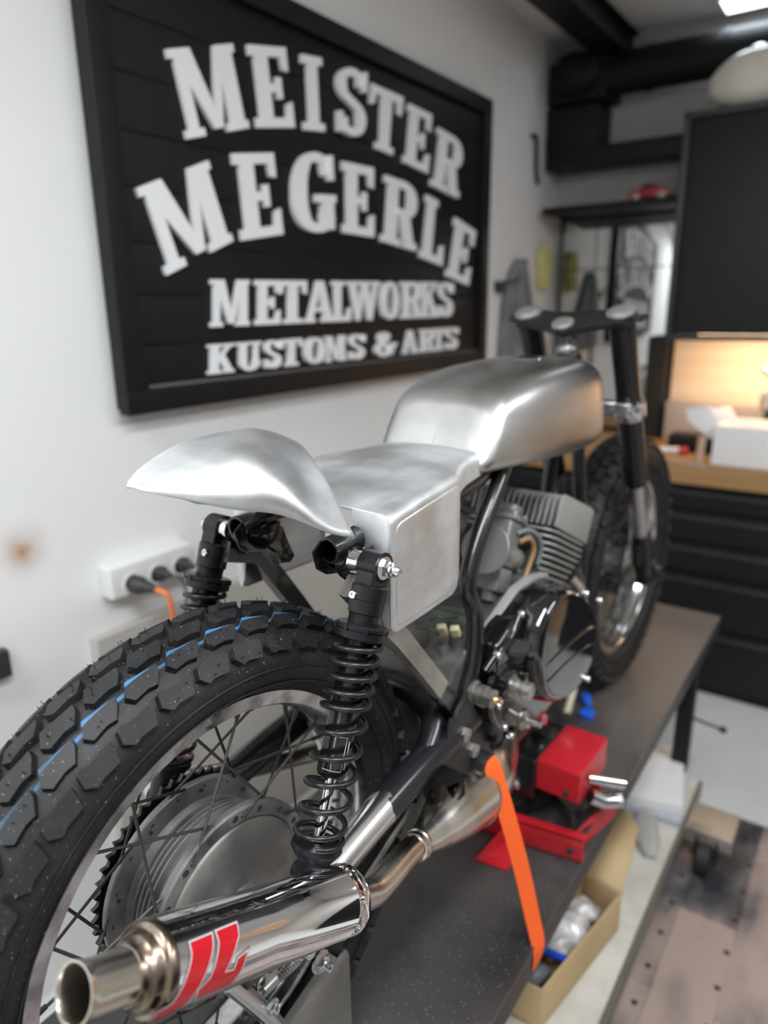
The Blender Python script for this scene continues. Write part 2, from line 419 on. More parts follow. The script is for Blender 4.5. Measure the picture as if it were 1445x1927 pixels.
# ---------------------------------------------------------------- swingarm
b = B()
PV = Vector((.105,.425,.050))
for sg in (1, -1):
    b.tube([(sg*.108,-.035,-.002),(sg*.108,.03,.010),(sg*.106,.12,.027),(sg*.105,.25,.045),(sg*.10,.40,.050)], [.019,.020,.021,.022,.023], n=20, smooth=5, mi=1 if sg > 0 else 0)
    b.box((sg*.108,-.015,-.001), (.014,.085,.040), .004)
    b.cyl((sg*.098,.035,.052), (sg*.128,.035,.052), .010, n=16)
    b.prism([(-.02,0),(.045,.012),(.02,.05),(-.005,.05)], (sg*.113-.003,.03,.012), Y, Z, X, .006, .001)
    b.tube([(sg*.104,.27,.047),(sg*.085,.325,.075),(sg*.045,.345,.092),(0,.35,.095)], [.015,.019,.02,.02], n=16, smooth=6)
b.cyl((-.118,.405,.050),(.118,.405,.050),.026,n=28)
def paint_edge_mat():
    m = bpy.data.materials.new('black_paint_ground_bare'); m.use_nodes = True
    N = m.node_tree.nodes; L = m.node_tree.links; b_ = N['Principled BSDF']
    tc = N.new('ShaderNodeTexCoord'); sx = N.new('ShaderNodeSeparateXYZ'); L.new(tc.outputs['Object'], sx.inputs[0])
    n = N.new('ShaderNodeTexNoise'); n.inputs['Scale'].default_value = 60; L.new(tc.outputs['Object'], n.inputs['Vector'])
    ma = N.new('ShaderNodeMath'); ma.operation = 'MULTIPLY_ADD'; ma.inputs[1].default_value = .045; L.new(n.outputs['Fac'], ma.inputs[0]); L.new(sx.outputs['Y'], ma.inputs[2])
    lt = N.new('ShaderNodeMath'); lt.operation = 'LESS_THAN'; lt.inputs[1].default_value = .180-.6+.022; L.new(ma.outputs[0], lt.inputs[0])
    mx = N.new('ShaderNodeMix'); mx.data_type = 'RGBA'; L.new(lt.outputs[0], mx.inputs[0]); mx.inputs[6].default_value = (.012,.013,.015,1); mx.inputs[7].default_value = (.74,.73,.71,1)
    L.new(mx.outputs[2], b_.inputs['Base Color']); L.new(lt.outputs[0], b_.inputs['Metallic']); b_.inputs['Roughness'].default_value = .22
    return m
part('swingarm', b, [M_BLACK, paint_edge_mat()], smooth=40)

# ---------------------------------------------------------------- frame
b = B()
TR = .0135
# main right / left tubes: from the backbone down behind the carburettors to the pivot
for sg in (1, -1):
    b.tube([(sg*.045,.60,.415),(sg*.070,.545,.400),(sg*.080,.50,.370),(sg*.083,.455,.325),(sg*.084,.425,.28),(sg*.087,.412,.245),(sg*.092,.424,.205),(sg*.096,.420,.165),(sg*.098,.408,.125),(sg*.099,.385,.080),(sg*.096,.378,.02),(sg*.09,.43,-.06),(sg*.085,.52,-.088)], .0130, n=16, smooth=6)
    b.tube([(sg*.085,.52,-.088),(sg*.08,.70,-.092),(sg*.07,.86,-.06),(sg*.05,.95,.10),(sg*.022,.955,.40)], TR, n=16, smooth=6)
    # seat loop rails, running forward under the seat
    b.pipe((sg*.072,.134,.379),(sg*.0735,.160,.3805),.0150,.0122)
    b.tube([(sg*.0735,.158,.3805),(sg*.078,.20,.385),(sg*.078,.35,.385),(sg*.06,.50,.395),(sg*.035,.60,.42)], TR, n=16, smooth=5, cap=False)
b.tube([(0,.95,.47),(0,.80,.455),(0,.62,.43),(0,.50,.40)], .018, n=16, smooth=5)
b.tube([(-.078,.40,.385),(.078,.40,.385)], .010, n=14)
b.tube([(-.092,.40,.035),(.092,.40,.035)], .014, n=14)
frame = part('frame', b, M_BLACK)
b = B()     # rear struts: shock mount down to the pivot; flattened, ground bare on the right
def strip(b, pts, w, t, sg, mi=0):
    rs = []
    P = [Vector(p) for p in pts]
    for i, p in enumerate(P):
        d = ((P[min(i+1, len(P)-1)]-P[max(i-1, 0)])).normalized(); s = X.cross(d).normalized()
        rs.append([p+s*w-X*t, p+s*w*1.12, p+s*w+X*t, p-s*w+X*t, p-s*w*1.12, p-s*w-X*t])
    b.rings(rs, True, True, False, mi)
strip(b, [(.100,.135,.345),(.102,.185,.288),(.104,.215,.255),(.102,.30,.155),(.1015,.318,.133)], .0125, .009, 1)
strip(b, [(.1015,.314,.138),(.1010,.33,.118),(.100,.357,.084)], .0128, .0093, 1, 1)
part('seat_strut', b, [mat('strut_ground_bare', (.28,.265,.24), .8, .42, col2=(.46,.44,.41), nscale=60, stretch=(1,.2,.2), rvar=.1), M_BLACK], frame, smooth=35, label='right strut with paint ground off')
b = B()
strip(b, [(-.100,.135,.345),(-.102,.19,.325),(-.102,.255,.235),(-.100,.352,.092)], .0125, .009, 1)
part('seat_strut', b, M_BLACK, frame, smooth=35)
# pressed shock mounts behind the open rail ends
M_MNT = mat('glossy_black_steel', (.012,.010,.009), .3, .16, coat=.6)
LP = [(.098,.381),(.112,.391),(.144,.389),(.165,.389),(.196,.325),(.188,.318),(.158,.324),(.140,.345),(.118,.350),(.104,.360)]
for sg in (1, -1):
    b = B()
    xo = sg*.060
    b.prism(LP, (xo-(.0 if sg > 0 else .004),.022,-.002), Y, Z, X, .004, .0012)
    b.prism([(.125,.378),(.150,.384),(.170,.372),(.180,.345),(.165,.335),(.146,.352),(.132,.358)], (xo+(.0035 if sg < 0 else -.0075),.022,-.002), Y, Z, X, .004, .0012)
    # cupped pressing under the rail end
    rs = []
    for k in range(7):
        y = .140+.0085*k; r_ = .0175+.012*math.sin(k/6*PI)*1.0
        rs.append([Vector((sg*.074+r_*math.cos(a)*1.05, y, .374+r_*math.sin(a)*1.05)) for a in [math.radians(-192+204*j/14) for j in range(15)]]+
                  [Vector((sg*.074+(r_-.0022)*math.cos(a)*1.05, y, .374+(r_-.0022)*math.sin(a)*1.05)) for a in [math.radians(12-204*j/14) for j in range(15)]])
    b.rings(rs)
    b.lathe((sg*.082,.147+.012,.362), (sg*1,-.25,.15), [(0,.0),(0,.021),(.006,.019),(.012,.014),(.020,.0125),(.026,.0125),(.026,0)], 24)
    part('shock_mount', b, M_MNT, frame, smooth=40)
    b = B(); b.lathe((sg*.096,.147,.369), X*sg, [(0,.0),(0,.0125),(.003,.0135),(.006,.0125),(.009,.0135),(.0165,.0115),(.0165,0)], 24)
    part('spacer', b, M_CHROME, frame)
b = B()   # head stock
b.cyl((0,.985,.40),(0,.935,.545),.027,n=24)
b.prism([(-.06,-.03),(0,-.03),(.0,.05),(-.02,.05)], (-.004,.95,.44), Y, Z, X, .008)
part('steering_head', b, M_BLACK, frame)

# footrest plate (right) with pedal clevis and pivot nut
b = B()
pp = [(.317,.115),(.342,.131),(.381,.078),(.416,.035),(.417,.007),(.430,-.030),(.418,-.042),(.387,-.038),(.355,-.007),(.304,.003),(.264,-.005),(.240,.027),(.252,.052),(.289,.062)]
b.prism([(y+.018, z-.018) for y, z in pp], (.112,0,0), Y, Z, X, .007, .0022)
b.tube([(.116,.325,.092),(.1185,.305,.045),(.1185,.270,.015)], .0045, n=10, smooth=4)
b.pipe((.108,.400,-.020),(.136,.400,-.020),.0200,.0130,n=24)
b.box((.124,.428,.040), (.020,.026,.040), .004); b.box((.124,.440,.012), (.018,.02,.03), .004)
b.tube([(.112,.425,-.045),(.112,.49,-.040),(.105,.55,-.018),(.10,.60,-.03)], .010, n=12, smooth=5)
plate = part('footrest_plate', b, mat('satin_black_bracket', (.022,.022,.023), .2, .42, bump=.1, bscale=300))
b = B(); b.bolt((.119,.353,.054), X, .0100, .008, 0, washer=False)
part('hex_bolt', b, mat('galvanised_bolt', (.55,.53,.49), 1, .42), plate)
b = B(); b.bolt((.119,.379,.014), X, .0100, .008, 0, washer=False)
part('hex_bolt', b, MATS['galvanised_bolt'], plate)
b = B()
c = Vector((.124,.392,.098))
b.lathe(c-X*.014, X, [(0,.0),(0,.019),(.004,.019),(.006,.0145),(.018,.0145),(.018,.012),(.022,.012)], 24)
for k in range(7): b.lathe(c+X*(-.002+k*.0018), X, [(0,.0140),(.0006,.0152),(.0012,.0140)], 20)
b.lathe(c+X*.010, X, [(0,.0),(0,.0145),(.010,.0148),(.012,.012),(.012,0)], 6)
part('pivot_nut', b, mat('weathered_zinc', (.42,.40,.36), 1, .42), plate)
b = B(); b.lathe(c+X*.021, X, [(0,.006),(.004,.0055),(.006,.0035),(.010,.0035),(.012,.0015),(.012,0)], 12)
part('grease_nipple', b, M_BRASS, plate)
b = B()   # clevis: bent strap with two ears
cy0, cz0 = .262, .020
for dx, dy, dz in ((0,0,0), (.014,.034,-.004)):
    b.prism([(-.014,.016),(.010,.018),(.012,-.012),(.004,-.024),(-.008,-.024),(-.015,-.014)], (.128+dx,cy0+dy,cz0+dz), Vector((.7,-.0,.0)).normalized(), Z, Vector((.15,.98,0)), .0030, .0008)
    b.bolt((.127+dx,cy0+dy-.001,cz0+dz-.004), -Y, .0038, .002, 0, washer=False)
b.prism([(-.018,0),(.020,0),(.034,.036),(-.004,.036)], (.126,cy0,cz0+.014), X, Y, Z, .0028, .0008)
b.prism([(0,0),(.05,0),(.045,-.035),(.01,-.045)], (.118,.255,.018), Vector((0,.9,-.3)).normalized(), Z, X, .004, .001)
part('pedal_clevis', b, mat('black_clevis_steel', (.02,.018,.016), .6, .25), plate)
# ---------------------------------------------------------------- rear shock absorbers
def shock(sx):
    U = Vector((sx,.147,.369)); Lw = Vector((sx,.024,.050)); d = (Lw-U).normalized(); n_ = X.cross(d).normalized()
    at_ = lambda t: U+d*t
    out = 1 if sx > 0 else -1
    b = B()
    b.lathe(U-X*.012, X, [(0,.010),(0,.0165),(.024,.0165),(.024,.010)], 28, closed=True)
    b.box(at_(.014)+n_*0, (.024,.030,.020), .003, rot=Matrix((X, n_, d)).transposed())
    b.lathe(at_(.020), d, [(0,0),(0,.0165),(.002,.0195),(.016,.0195),(.017,.0188),(.030,.0188),(.031,.0172),(.034,.0165),(.075,.0165)], 36)
    body = part('shock_absorber', b, M_ANOD, smooth=30)
    b = B(); prof = []
    b.lathe(at_(.062), d, [(0,.016),(0,.0265),(.0015,.028),(.0045,.028),(.005,.026),(.006,.026),(.0065,.028),(.0135,.028),(.015,.0265),(.015,.016)], 48)
    for k in range(8):
        a = 2*PI*k/8; w = Matrix.Rotation(a, 3, d) @ n_
        b.box(at_(.066)+w*.0272, (.004,.004,.006), .0005, rot=Matrix((w, d.cross(w), d)).transposed())
    part('preload_collar', b, M_ANOD, body, smooth=30)
    b = B(); b.lathe(at_(.075), d, [(0,.0165),(.145,.0165),(.147,.0155),(.147,0)], 36)
    part('damper_body', b, mat('black_damper_tube', (.009,.009,.010), .2, .18, coat=.5), body)
    if sx > 0:   # white rules printed on the damper sticker
        b = B(); e1 = (Vector((.554,-.391,.629))-at_(.20)); e1 = (e1-d*e1.dot(d)).normalized(); e2 = d.cross(e1)
        def pt(h, a): return at_(h)+(e1*math.cos(a)+e2*math.sin(a))*.01662
        for (h0, h1, a0, a1) in ((.178,.1787,-.5,.75),(.2135,.2142,-.5,.75),(.178,.2142,-.56,-.52),(.182,.196,-.80,-.72),(.200,.212,-.80,-.72)):
            n = 6
            for i in range(n):
                b.quad(pt(h0, lerp(a0,a1,i/n)), pt(h0, lerp(a0,a1,(i+1)/n)), pt(h1, lerp(a0,a1,(i+1)/n)), pt(h1, lerp(a0,a1,i/n)))
        part('damper_sticker', b, mat('sticker_white', (.6,.6,.6), 0, .4), body, mods=[solid(.0002)])
    b = B(); b.cyl(at_(.215), at_(.300), .0062, n=24)
    part('damper_rod', b, M_CHROME, body)
    # coil spring, tighter at the top
    b = B(); pts = []; turns = 10.4; N = 300
    for i in range(N+1):
        q = i/N; th = q*turns*2*PI
        tt = lerp(.0805,.1500,q/.44) if q < .44 else lerp(.1500,.2820,(q-.44)/.47) if q < .91 else lerp(.2820,.2915,(q-.91)/.09)
        r = lerp(.0240, .0255, q)
        pts.append(at_(tt)+(n_*math.cos(th)+X*math.sin(th))*r)
    b.tube(pts, .0032, n=10)
    part('coil_spring', b, M_SPRING, body)
    b = B(); b.lathe(at_(.293), d, [(0,.008),(-.002,.012),(.001,.020),(.001,.0265),(.006,.0275),(.008,.0265),(.014,.0225),(.017,.0195),(.021,.0175),(.050,.0165),(.052,.012),(.052,0)], 40)
    b.lathe(Lw-X*.012, X, [(0,.006),(0,.0150),(.024,.0150),(.024,.006)], 24, closed=True)
    part('spring_perch', b, M_ANOD, body, smooth=30)
    b = B(); o = out
    b.lathe(U+X*o*.0121, X*o, [(0,0),(0,.0125),(.0012,.0125),(.0012,0)], 24)
    b.bolt(U+X*o*.0133, X*o, .0088, .009, .0, False)
    b.lathe(U+X*o*.0222, X*o, [(0,.0078),(.003,.0078),(.0042,.006),(.0075,.0055),(.0105,.0035),(.0115,0)], 20)
    part('cap_nut', b, M_STEEL, body)
    b = B(); b.screw(at_(.033)-n_*0+(-Y*.0+Vector((-.35*0,0,0)))+(n_ if n_.y < 0 else -n_)*.0185-X*.006*o, (n_ if n_.y < 0 else -n_), .0045, .003)
    part('socket_screw', b, M_CHROME, body)
shock(.125); shock(-.120)

# ---------------------------------------------------------------- seat base with side panels
b = B()
st = [(.176,.1245,.4155,.292),(.179,.125,.416,.281),(.186,.125,.417,.276),(.25,.1225,.425,.2755),(.318,.1185,.431,.2755),(.330,.1178,.4315,.281),(.336,.1165,.432,.292),(.3385,.114,.4322,.390),(.345,.1115,.4324,.402),(.375,.098,.4335,.400),(.40,.089,.4345,.399),(.43,.084,.4353,.400),(.453,.082,.4358,.402)]
def interp_st(y):
    ys = [s[0] for s in st]
    return [cr(ys, [s[i] for s in st], y) for i in (1,2)]+[None]
rs = []
yy = []
for i in range(len(st)-1):
    n = 4 if st[i+1][0]-st[i][0] > .02 else 1
    for j in range(n): yy.append((i, j/n))
yy.append((len(st)-2, 1.0))
for i, t in yy:
    y, hw, zt, zb = [lerp(st[i][k], st[i+1][k], t) for k in range(4)]
    ringh = [(hw-.004, zb), (hw-.0008, zb+.0008), (hw, zb+.004), (hw, zb+(zt-.013-zb)*.33), (hw, zb+(zt-.013-zb)*.66)]
    rc = .011
    for q in range(6):
        a = PI/2*q/5; ringh.append((hw-rc+rc*math.cos(a), zt-rc+rc*math.sin(a)))
    for q in (.75,.5,.25,0): ringh.append(((hw-rc)*q, zt+.0025*(1-q*q)))
    full = [Vector((x, y, z)) for x, z in ringh]+[Vector((-x, y, z)) for x, z in reversed(ringh[:-1])]
    rs.append(full)
b.rings(rs, closed_ring=False, cap=False)
seat = part('seat_base', b, M_ALU, mods=[solid(.0022)], smooth=45)
for sg in (1, -1):      # rear flanges and raised skin of the side panels
    b = B()
    pl = [(.118,.4155),(.1245,.406),(.1245,.286),(.119,.279),(.112,.292),(.1085,.320),(.108,.338),(.104,.352),(.096,.366),(.086,.378),(.078,.392),(.072,.402),(.072,.4165)]
    b.prism([(sg*x, z) for x, z in pl], (0,.1762,0), X, Z, Y, .0018, .0005)
    part('rear_flange', b, M_ALU, seat, smooth=30)
    b = B(); 
    out = [(.190,.283),(.300,.282),(.322,.284),(.3315,.293),(.3330,.31),(.3330,.40),(.330,.4165),(.322,.4195),(.25,.4125),(.195,.406),(.187,.402),(.184,.392),(.184,.30),(.1855,.288)]
    cx = lambda y: cr([.176,.25,.318,.336],[.125,.1227,.1189,.1172], y)
    n = len(out); cen = (sum(p[0] for p in out)/n, sum(p[1] for p in out)/n)
    V = []; F = []
    for lift, sc in ((-.001, 1.0), (.0007, .982), (.0011, .955)):
        for (y, z) in out:
            y2, z2 = cen[0]+(y-cen[0])*sc, cen[1]+(z-cen[1])*sc
            V.append(Vector((sg*(cx(y2)+lift), y2, z2)))
    for k in range(2):
        for i in range(n): F.append((k*n+i, k*n+(i+1) % n, (k+1)*n+(i+1) % n, (k+1)*n+i))
    F.append(tuple(range(2*n, 3*n)))
    b._add(V, F); part('side_panel', b, M_ALU, seat, smooth=50)

# ---------------------------------------------------------------- tail cowl
b = B()
T = [(-.047,.010,.4775,.4752),(-.030,.034,.4850,.4690),(-.010,.055,.4925,.4610),(.015,.070,.5010,.4520),(.045,.083,.5080,.4445),(.075,.0925,.5115,.4350),(.10,.0995,.5110,.4260),(.125,.106,.5050,.4170),(.145,.111,.4970,.4100),(.162,.114,.4890,.4050)]
ty = [t[0] for t in T]; rs = []
for i in range(46):
    y = -.047+.209*i/45
    w, zt, ze = [cr(ty, [t[k] for t in T], y) for k in (1,2,3)]
    f = min(1, max(0, (y-.03)/.12)); f = f*f*(3-2*f)
    ring = []
    for k in range(-20, 21):
        u = k/20; r_ = math.sqrt(max(0, 1-abs(u)**2.3)); au = math.sqrt(u*u+.02)-math.sqrt(.02); g = 1-(au/(math.sqrt(1.02)-math.sqrt(.02)))**1.12
        h = lerp(r_, g, f)
        yb = y - .034*f*(abs(u)**1.4)            # the front edge sweeps back toward the sides
        ring.append(Vector((u*w, yb, ze+(zt-ze)*h)))
    rs.append(ring)
b.rings(rs, closed_ring=False, cap=False)
tail = part('tail_cowl', b, M_ALU, mods=[solid(.0018)], smooth=60)
b = B()
fr_ring = rs[-1]
b._add([v+Vector((0,-.001,0)) for v in fr_ring]+[Vector((v.x*.96, v.y+.001, min(v.z, .404)-.0)) for v in fr_ring], [(i, i+1, 42+i-1+0, 41+i) for i in range(40)])
part('cowl_bulkhead', b, M_ALU, tail, mods=[solid(.001)], smooth=60)

# ---------------------------------------------------------------- fuel tank
b = B()
TY = [.428,.47,.52,.58,.66,.74,.80,.85,.885]
HW = [.094,.103,.112,.118,.122,.121,.117,.110,.103]
ZB = [.402,.401,.399,.396,.391,.387,.385,.385,.387]
ZT = [.506,.517,.525,.532,.537,.540,.541,.538,.533]
def sup(hw, zb, zt, n, m=56):
    out = []; cz = (zb+zt)/2; hz = (zt-zb)/2
    for k in range(m):
        a = 2*PI*k/m; c_, s_ = math.cos(a), math.sin(a)
        ex = 2/n; ez = 2/(n if s_ > 0 else n+2)
        x = hw*math.copysign(abs(c_)**ex, c_); z = hz*math.copysign(abs(s_)**ez, s_)
        tp = 1-.045*max(0, (z/hz))                 # slight tumblehome
        out.append((x*tp, cz+z+(.004*(1-(x/hw)**2) if z > 0 else 0)))
    return out
rs = []
def stn(y, inset):
    hw, zb, zt = [cr(TY, q, y) for q in (HW, ZB, ZT)]
    k = .62*max(0, 1-(y-.428)/.22)**1.2
    k2 = -.25*max(0, (y-.80)/.085)
    pts_ = sup(hw-inset, zb+inset*.8, zt-inset*.8, 5.2)
    return [Vector((x, y+(z-.40)*(k+k2), z)) for x, z in pts_]
rs.append(stn(.4282, .052)); rs.append(stn(.428, .040)); 
for j in range(9):
    t = j/8; ins = .022*(1-math.sin(t*PI/2)); rs.append(stn(.428+.022*(1-math.cos(t*PI/2)), ins))
for i in range(1, 28): rs.append(stn(.450+(.862-.450)*i/28, 0))
for j in range(8):
    t = j/7; ins = .030*(1-math.cos(t*PI/2)); rs.append(stn(.862+.030*math.sin(t*PI/2), ins))
b.rings(rs)
tank = part('fuel_tank', b, M_TANK, smooth=60)
b = B()      # centre weld line on the rear face
b.tube([(0, .4276+.62*(z-.40), z) for z in [.41+.01*i for i in range(8)]], .0005, n=6)
part('tank_seam', b, mat('seam_grey', (.30,.30,.29), .8, .5), tank)
b = B(); b.lathe((0,.745,.5405), (0,-.02,1), [(0,.030),(.003,.030),(.005,.027),(.006,.020),(.004,.0)], 36)
part('tank_cap', b, M_CHROME, tank)
b = B(); b.lathe((0,.85,.538), (0,-.02,1), [(0,.012),(.004,.011),(.005,0)], 24)
part('cap_screw', b, M_STEEL, tank)

# ---------------------------------------------------------------- engine
O = Vector((0,.682,.272)); E1 = Vector((0,.904,-.428)).normalized(); E2 = Vector((0,.428,.904)).normalized()
def EP(x, a, c): return Vector((x, 0, 0))+O+E1*a+E2*c
b = B()
b.prism([(.36,.02),(.36,.10),(.375,.135),(.45,.150),(.54,.165),(.575,.195),(.64,.200),(.80,.125),(.835,.05),(.80,-.05),(.72,-.085),(.48,-.085),(.385,-.04)], (-.100,0,0), Y, Z, X, .190, .006)
b.prism([(.375,.115),(.41,.168),(.50,.168),(.54,.15),(.52,.11)], (-.04,0,0), Y, Z, X, .10, .006)
for (x, y, z) in ((.02,.40,.168),(.055,.40,.150),(-.03,.46,.166),(.065,.45,.152),(.03,.50,.163)):
    b.lathe((x, y, z-.03), Z, [(0,.011),(.032,.009),(.034,.008),(.034,0)], 16)
b.prism([(.405,.150),(.460,.170),(.545,.203),(.60,.206),(.66,.195),(.66,.188),(.60,.198),(.55,.194),(.465,.160),(.405,.138)], (.086,0,0), Y, Z, X, .016, .001, mi=1)
eng = part('crankcase', b, [mat('aged_crankcase', (.085,.083,.078), .5, .45, col2=(.17,.165,.155), nscale=14, bump=.1, bscale=200), mat('machined_flange', (.40,.40,.385), .3, .5)], smooth=35)
# cylinders
b = B()
b.prism([(.012,-.112),(.150,-.112),(.155,.004),(.010,.004)], EP(-.078,0,0)-Vector((0,0,0)), E1, E2, X, .162, .004)
part('cylinder_barrel', b, mat('black_casting', (.02,.02,.02), .3, .5), eng)
for i in range(9):
    t = i/8; c0 = -.0085-.0112*i
    x1 = lerp(.1015, .088, max(0, (t-.35)/.65)); x0 = -x1+.004
    a1 = lerp(.166, .136, max(0, (t-.25)/.75)); a0 = 0 if i < 2 else .006
    if i == 8: x0 = -.07; x1 = .086; a1 = .13; a0 = .03
    pl = [(x0+.012,a0),(x1-.022,a0),(x1-.008,a0+.004),(x1,a0+.018),(x1,a1-.014),(x1-.012,a1),(x0+.012,a1),(x0,a1-.012),(x0,a0+.012)]
    b = B(); b.prism(pl, O+E2*c0, X, E1, E2, .0038, .0010)
    part('cylinder_fin', b, M_FIN, eng, smooth=30)
# heads
b = B(); b.prism([(.004,0),(.160,0),(.155,.024),(.012,.024)], EP(-.090,0,.001), E1, E2, X, .186, .002)
b.prism([(.001,-.002),(.166,-.002),(.166,.004),(.001,.004)], EP(-.096,0,.0), E1, E2, X, .197, .001)
for a in (.04,.125):
    for x in (-.05, 0, .05): b.cyl(EP(x, a, .02), EP(x, a, .05), .007, n=12)
part('cylinder_head', b, mat('black_casting', (.02,.02,.02), .3, .5), eng)
for i in range(19):
    x = .1002-.0108*i; last = (i == 0)
    pl = [(0,0),(.166,0),(.166,.060),(.158,.0645),(.030,.0605),(.012,.057),(.002,.046)] if not last else [(0,0),(.164,-.002),(.166,.062),(.150,.0655),(.010,.0585),(0,.052)]
    b = B(); b.prism(pl, EP(x-.0036 if not last else x-.003, 0, 0), E1, E2, X, .0036 if not last else .005, .0009)
    part('head_fin', b, M_FIN, eng, smooth=30)
b = B()     # intake block and studs behind the cylinders
for x in (.045, -.05):
    b.box(EP(x, -.004, -.058), (.062,.030,.072), .003, rot=Matrix((X, E1, E2)).transposed())
    b.tube([EP(x,-.01,-.055), EP(x,-.045,-.050)], .021, n=24)
b.box(EP(.079,.006,-.06), (.006,.012,.072), .001, rot=Matrix((X, E1, E2)).transposed())
part('intake_manifold', b, M_RUBB, eng)
for (x, a, c_) in ((.066,-.020,-.028),(.066,-.020,-.088),(.024,-.02,-.028)):
    b = B(); b.screw(EP(x, a, c_), -E1, .0055, .006); part('manifold_screw', b, M_STEEL, eng)
# clutch cover
b = B()
layerA = [(.430,.160),(.465,.173),(.547,.201),(.63,.198),(.715,.142),(.757,.075),(.745,.0),(.69,-.036),(.60,-.047),(.519,-.024),(.450,.022),(.434,.055),(.428,.100)]
b.prism(layerA, (.088,0,0), Y, Z, X, .040, .007, seg=3)
def smooth_poly(P, k=5):
    pts_, _ = spline([Vector((y, z, 0)) for y, z in P], 1, k, True); return [(p.x, p.y) for p in pts_]
layerB = smooth_poly([(.500,.140),(.528,.186),(.570,.203),(.632,.188),(.700,.146),(.742,.100),(.752,.050),(.735,.008),(.680,-.012),(.605,-.004),(.535,.030),(.505,.080)])
cyc, czc = sum(p[0] for p in layerB)/len(layerB), sum(p[1] for p in layerB)/len(layerB)
rs = []
for (x, s_) in ((.112,1.03),(.140,1.01),(.152,.99),(.159,.965),(.163,.93),(.1645,.89),(.1640,.87),(.1645,.85),(.1655,.80),(.166,.5),(.166,.05)):
    rs.append([Vector((x, cyc+(y-cyc)*s_, czc+(z-czc)*s_)) for y, z in layerB])
b.rings(rs)
b.tube([(.150,.507,.103),(.1635,.520,.102),(.1665,.56,.103),(.1665,.64,.102),(.1665,.70,.095),(.1635,.740,.082),(.155,.752,.075)], .0020, n=8, smooth=5)
b.tube([(.1665,.53,.070),(.1668,.60,.072),(.1665,.68,.066),(.1638,.735,.052)], .0012, n=8, smooth=5)
cover = part('clutch_cover', b, M_GLOSS, eng, smooth=50)
b = B()     # kick-start boss
b.lathe((.120,.452,.092), X, [(0,.0),(0,.036),(.008,.034),(.012,.026),(.022,.024),(.024,.021),(.024,.013),(.022,.0)], 36)
b.tube([(.122,.405,.13),(.128,.43,.150),(.128,.47,.160),(.128,.50,.185)], .006, n=10, smooth=5)
b.tube([(.128,.44,.02),(.130,.41,.06),(.128,.407,.10)], .006, n=10, smooth=5)
part('kickstart_boss', b, M_GLOSS, cover, smooth=40)
b = B()
b.lathe((.140,.452,.092), X, [(0,.0),(0,.0115),(.012,.0115),(.013,.009),(.018,.009),(.019,.012),(.021,.0125),(.034,.0125),(.035,.011),(.035,.0)], 30)
for k in range(26):
    a = 2*PI*k/26; b.box((.1675,.452+.0123*math.cos(a),.092+.0123*math.sin(a)), (.013,.0011,.0014), 0, rot=Matrix.Rotation(a, 3, 'X'))
    b.box((.146,.452+.0113*math.cos(a),.092+.0113*math.sin(a)), (.011,.0010,.0014), 0, rot=Matrix.Rotation(a, 3, 'X'))
part('kickstart_shaft', b, M_BARE, cover)
b = B()
ox, oy, oz = .122,.492,.116
b.lathe((ox,oy,oz), (.12,-.1,1), [(0,.0),(0,.019),(.016,.0205),(.017,.0245),(.026,.0245),(.028,.023),(.0285,.0)], 36)
part('oil_filler_cap', b, M_DARKP, cover)
for (x, y, z) in ((.128,.425,.150),(.128,.500,.186),(.128,.432,.064),(.128,.455,.016),(.128,.535,-.022),(.128,.585,.199),(.165,.735,.135),(.165,.665,.172),(.165,.700,-.002),(.128,.752,.080),(.128,.480,-.012)):
    b = B(); b.screw((x-.002, y, z), X, .0058, .009); part('cover_screw', b, M_STEEL, cover)
b = B()   # gear-change shaft and bracket under the cover
b.lathe((.120,.53,-.010), X, [(0,.0),(0,.018),(.010,.018),(.014,.013),(.016,0)], 24); b.cyl((.120,.53,-.010),(.158,.53,-.010),.0055,n=16)
part('gear_shaft', b, M_BARE, eng)
# carburettors
def carb(x):
    b = B(); c0 = Vector((x,.578,.243)); R3 = Matrix((X, E1, E2)).transposed()
    b.box(c0+E2*.020, (.040,.044,.078), .006, rot=R3); b.box(c0+E2*.062, (.050,.052,.010), .003, rot=R3)
    b.box(c0+E2*.075, (.036,.038,.018), .008, rot=R3)
    for dx in (-.02,.02):
        for da in (-.02,.02): b.screw(c0+E2*.066+X*dx+E1*da, E2, .004, .005)
    b.cyl(c0-E1*.03, c0+E1*.05, .023, n=28)
    b.prism([(-.020,-.022),(.020,-.022),(.022,.02),(-.022,.02)], c0-E2*.062, X, E1, E2, .040, .005)
    b.lathe(c0-E2*.078, E2, [(0,0),(0,.012),(.016,.014),(.018,.0)], 20)
    cb = part('carburettor', b, M_CAST, smooth=40)
    b = B(); b.lathe(c0-E1*.024, -E1, [(0,.024),(.010,.026),(.022,.034),(.028,.0410),(.0315,.0415),(.033,.040),(.034,.0)], 48)
    part('velocity_stack', b, mat('frosted_grey_metal', (.27,.27,.265), .7, .5), cb)
    return cb
cR = carb(.050); carb(-.052)
b = B(); b.tube([(.074,.600,.262),(.080,.625,.262),(.082,.640,.240),(.080,.628,.212),(.078,.605,.185),(.072,.580,.163),(.068,.560,.150)], .0042, n=12, smooth=6)
part('fuel_hose', b, mat('amber_fuel_hose', (.42,.26,.12), 0, .3, trans=.25), cR)
b = B(); b.tube([(.070,.598,.276),(.080,.62,.278),(.088,.642,.262),(.088,.655,.235),(.085,.65,.21)], .0042, n=12, smooth=6)
part('vent_hose', b, mat('grey_hose', (.16,.18,.19), 0, .4), cR)
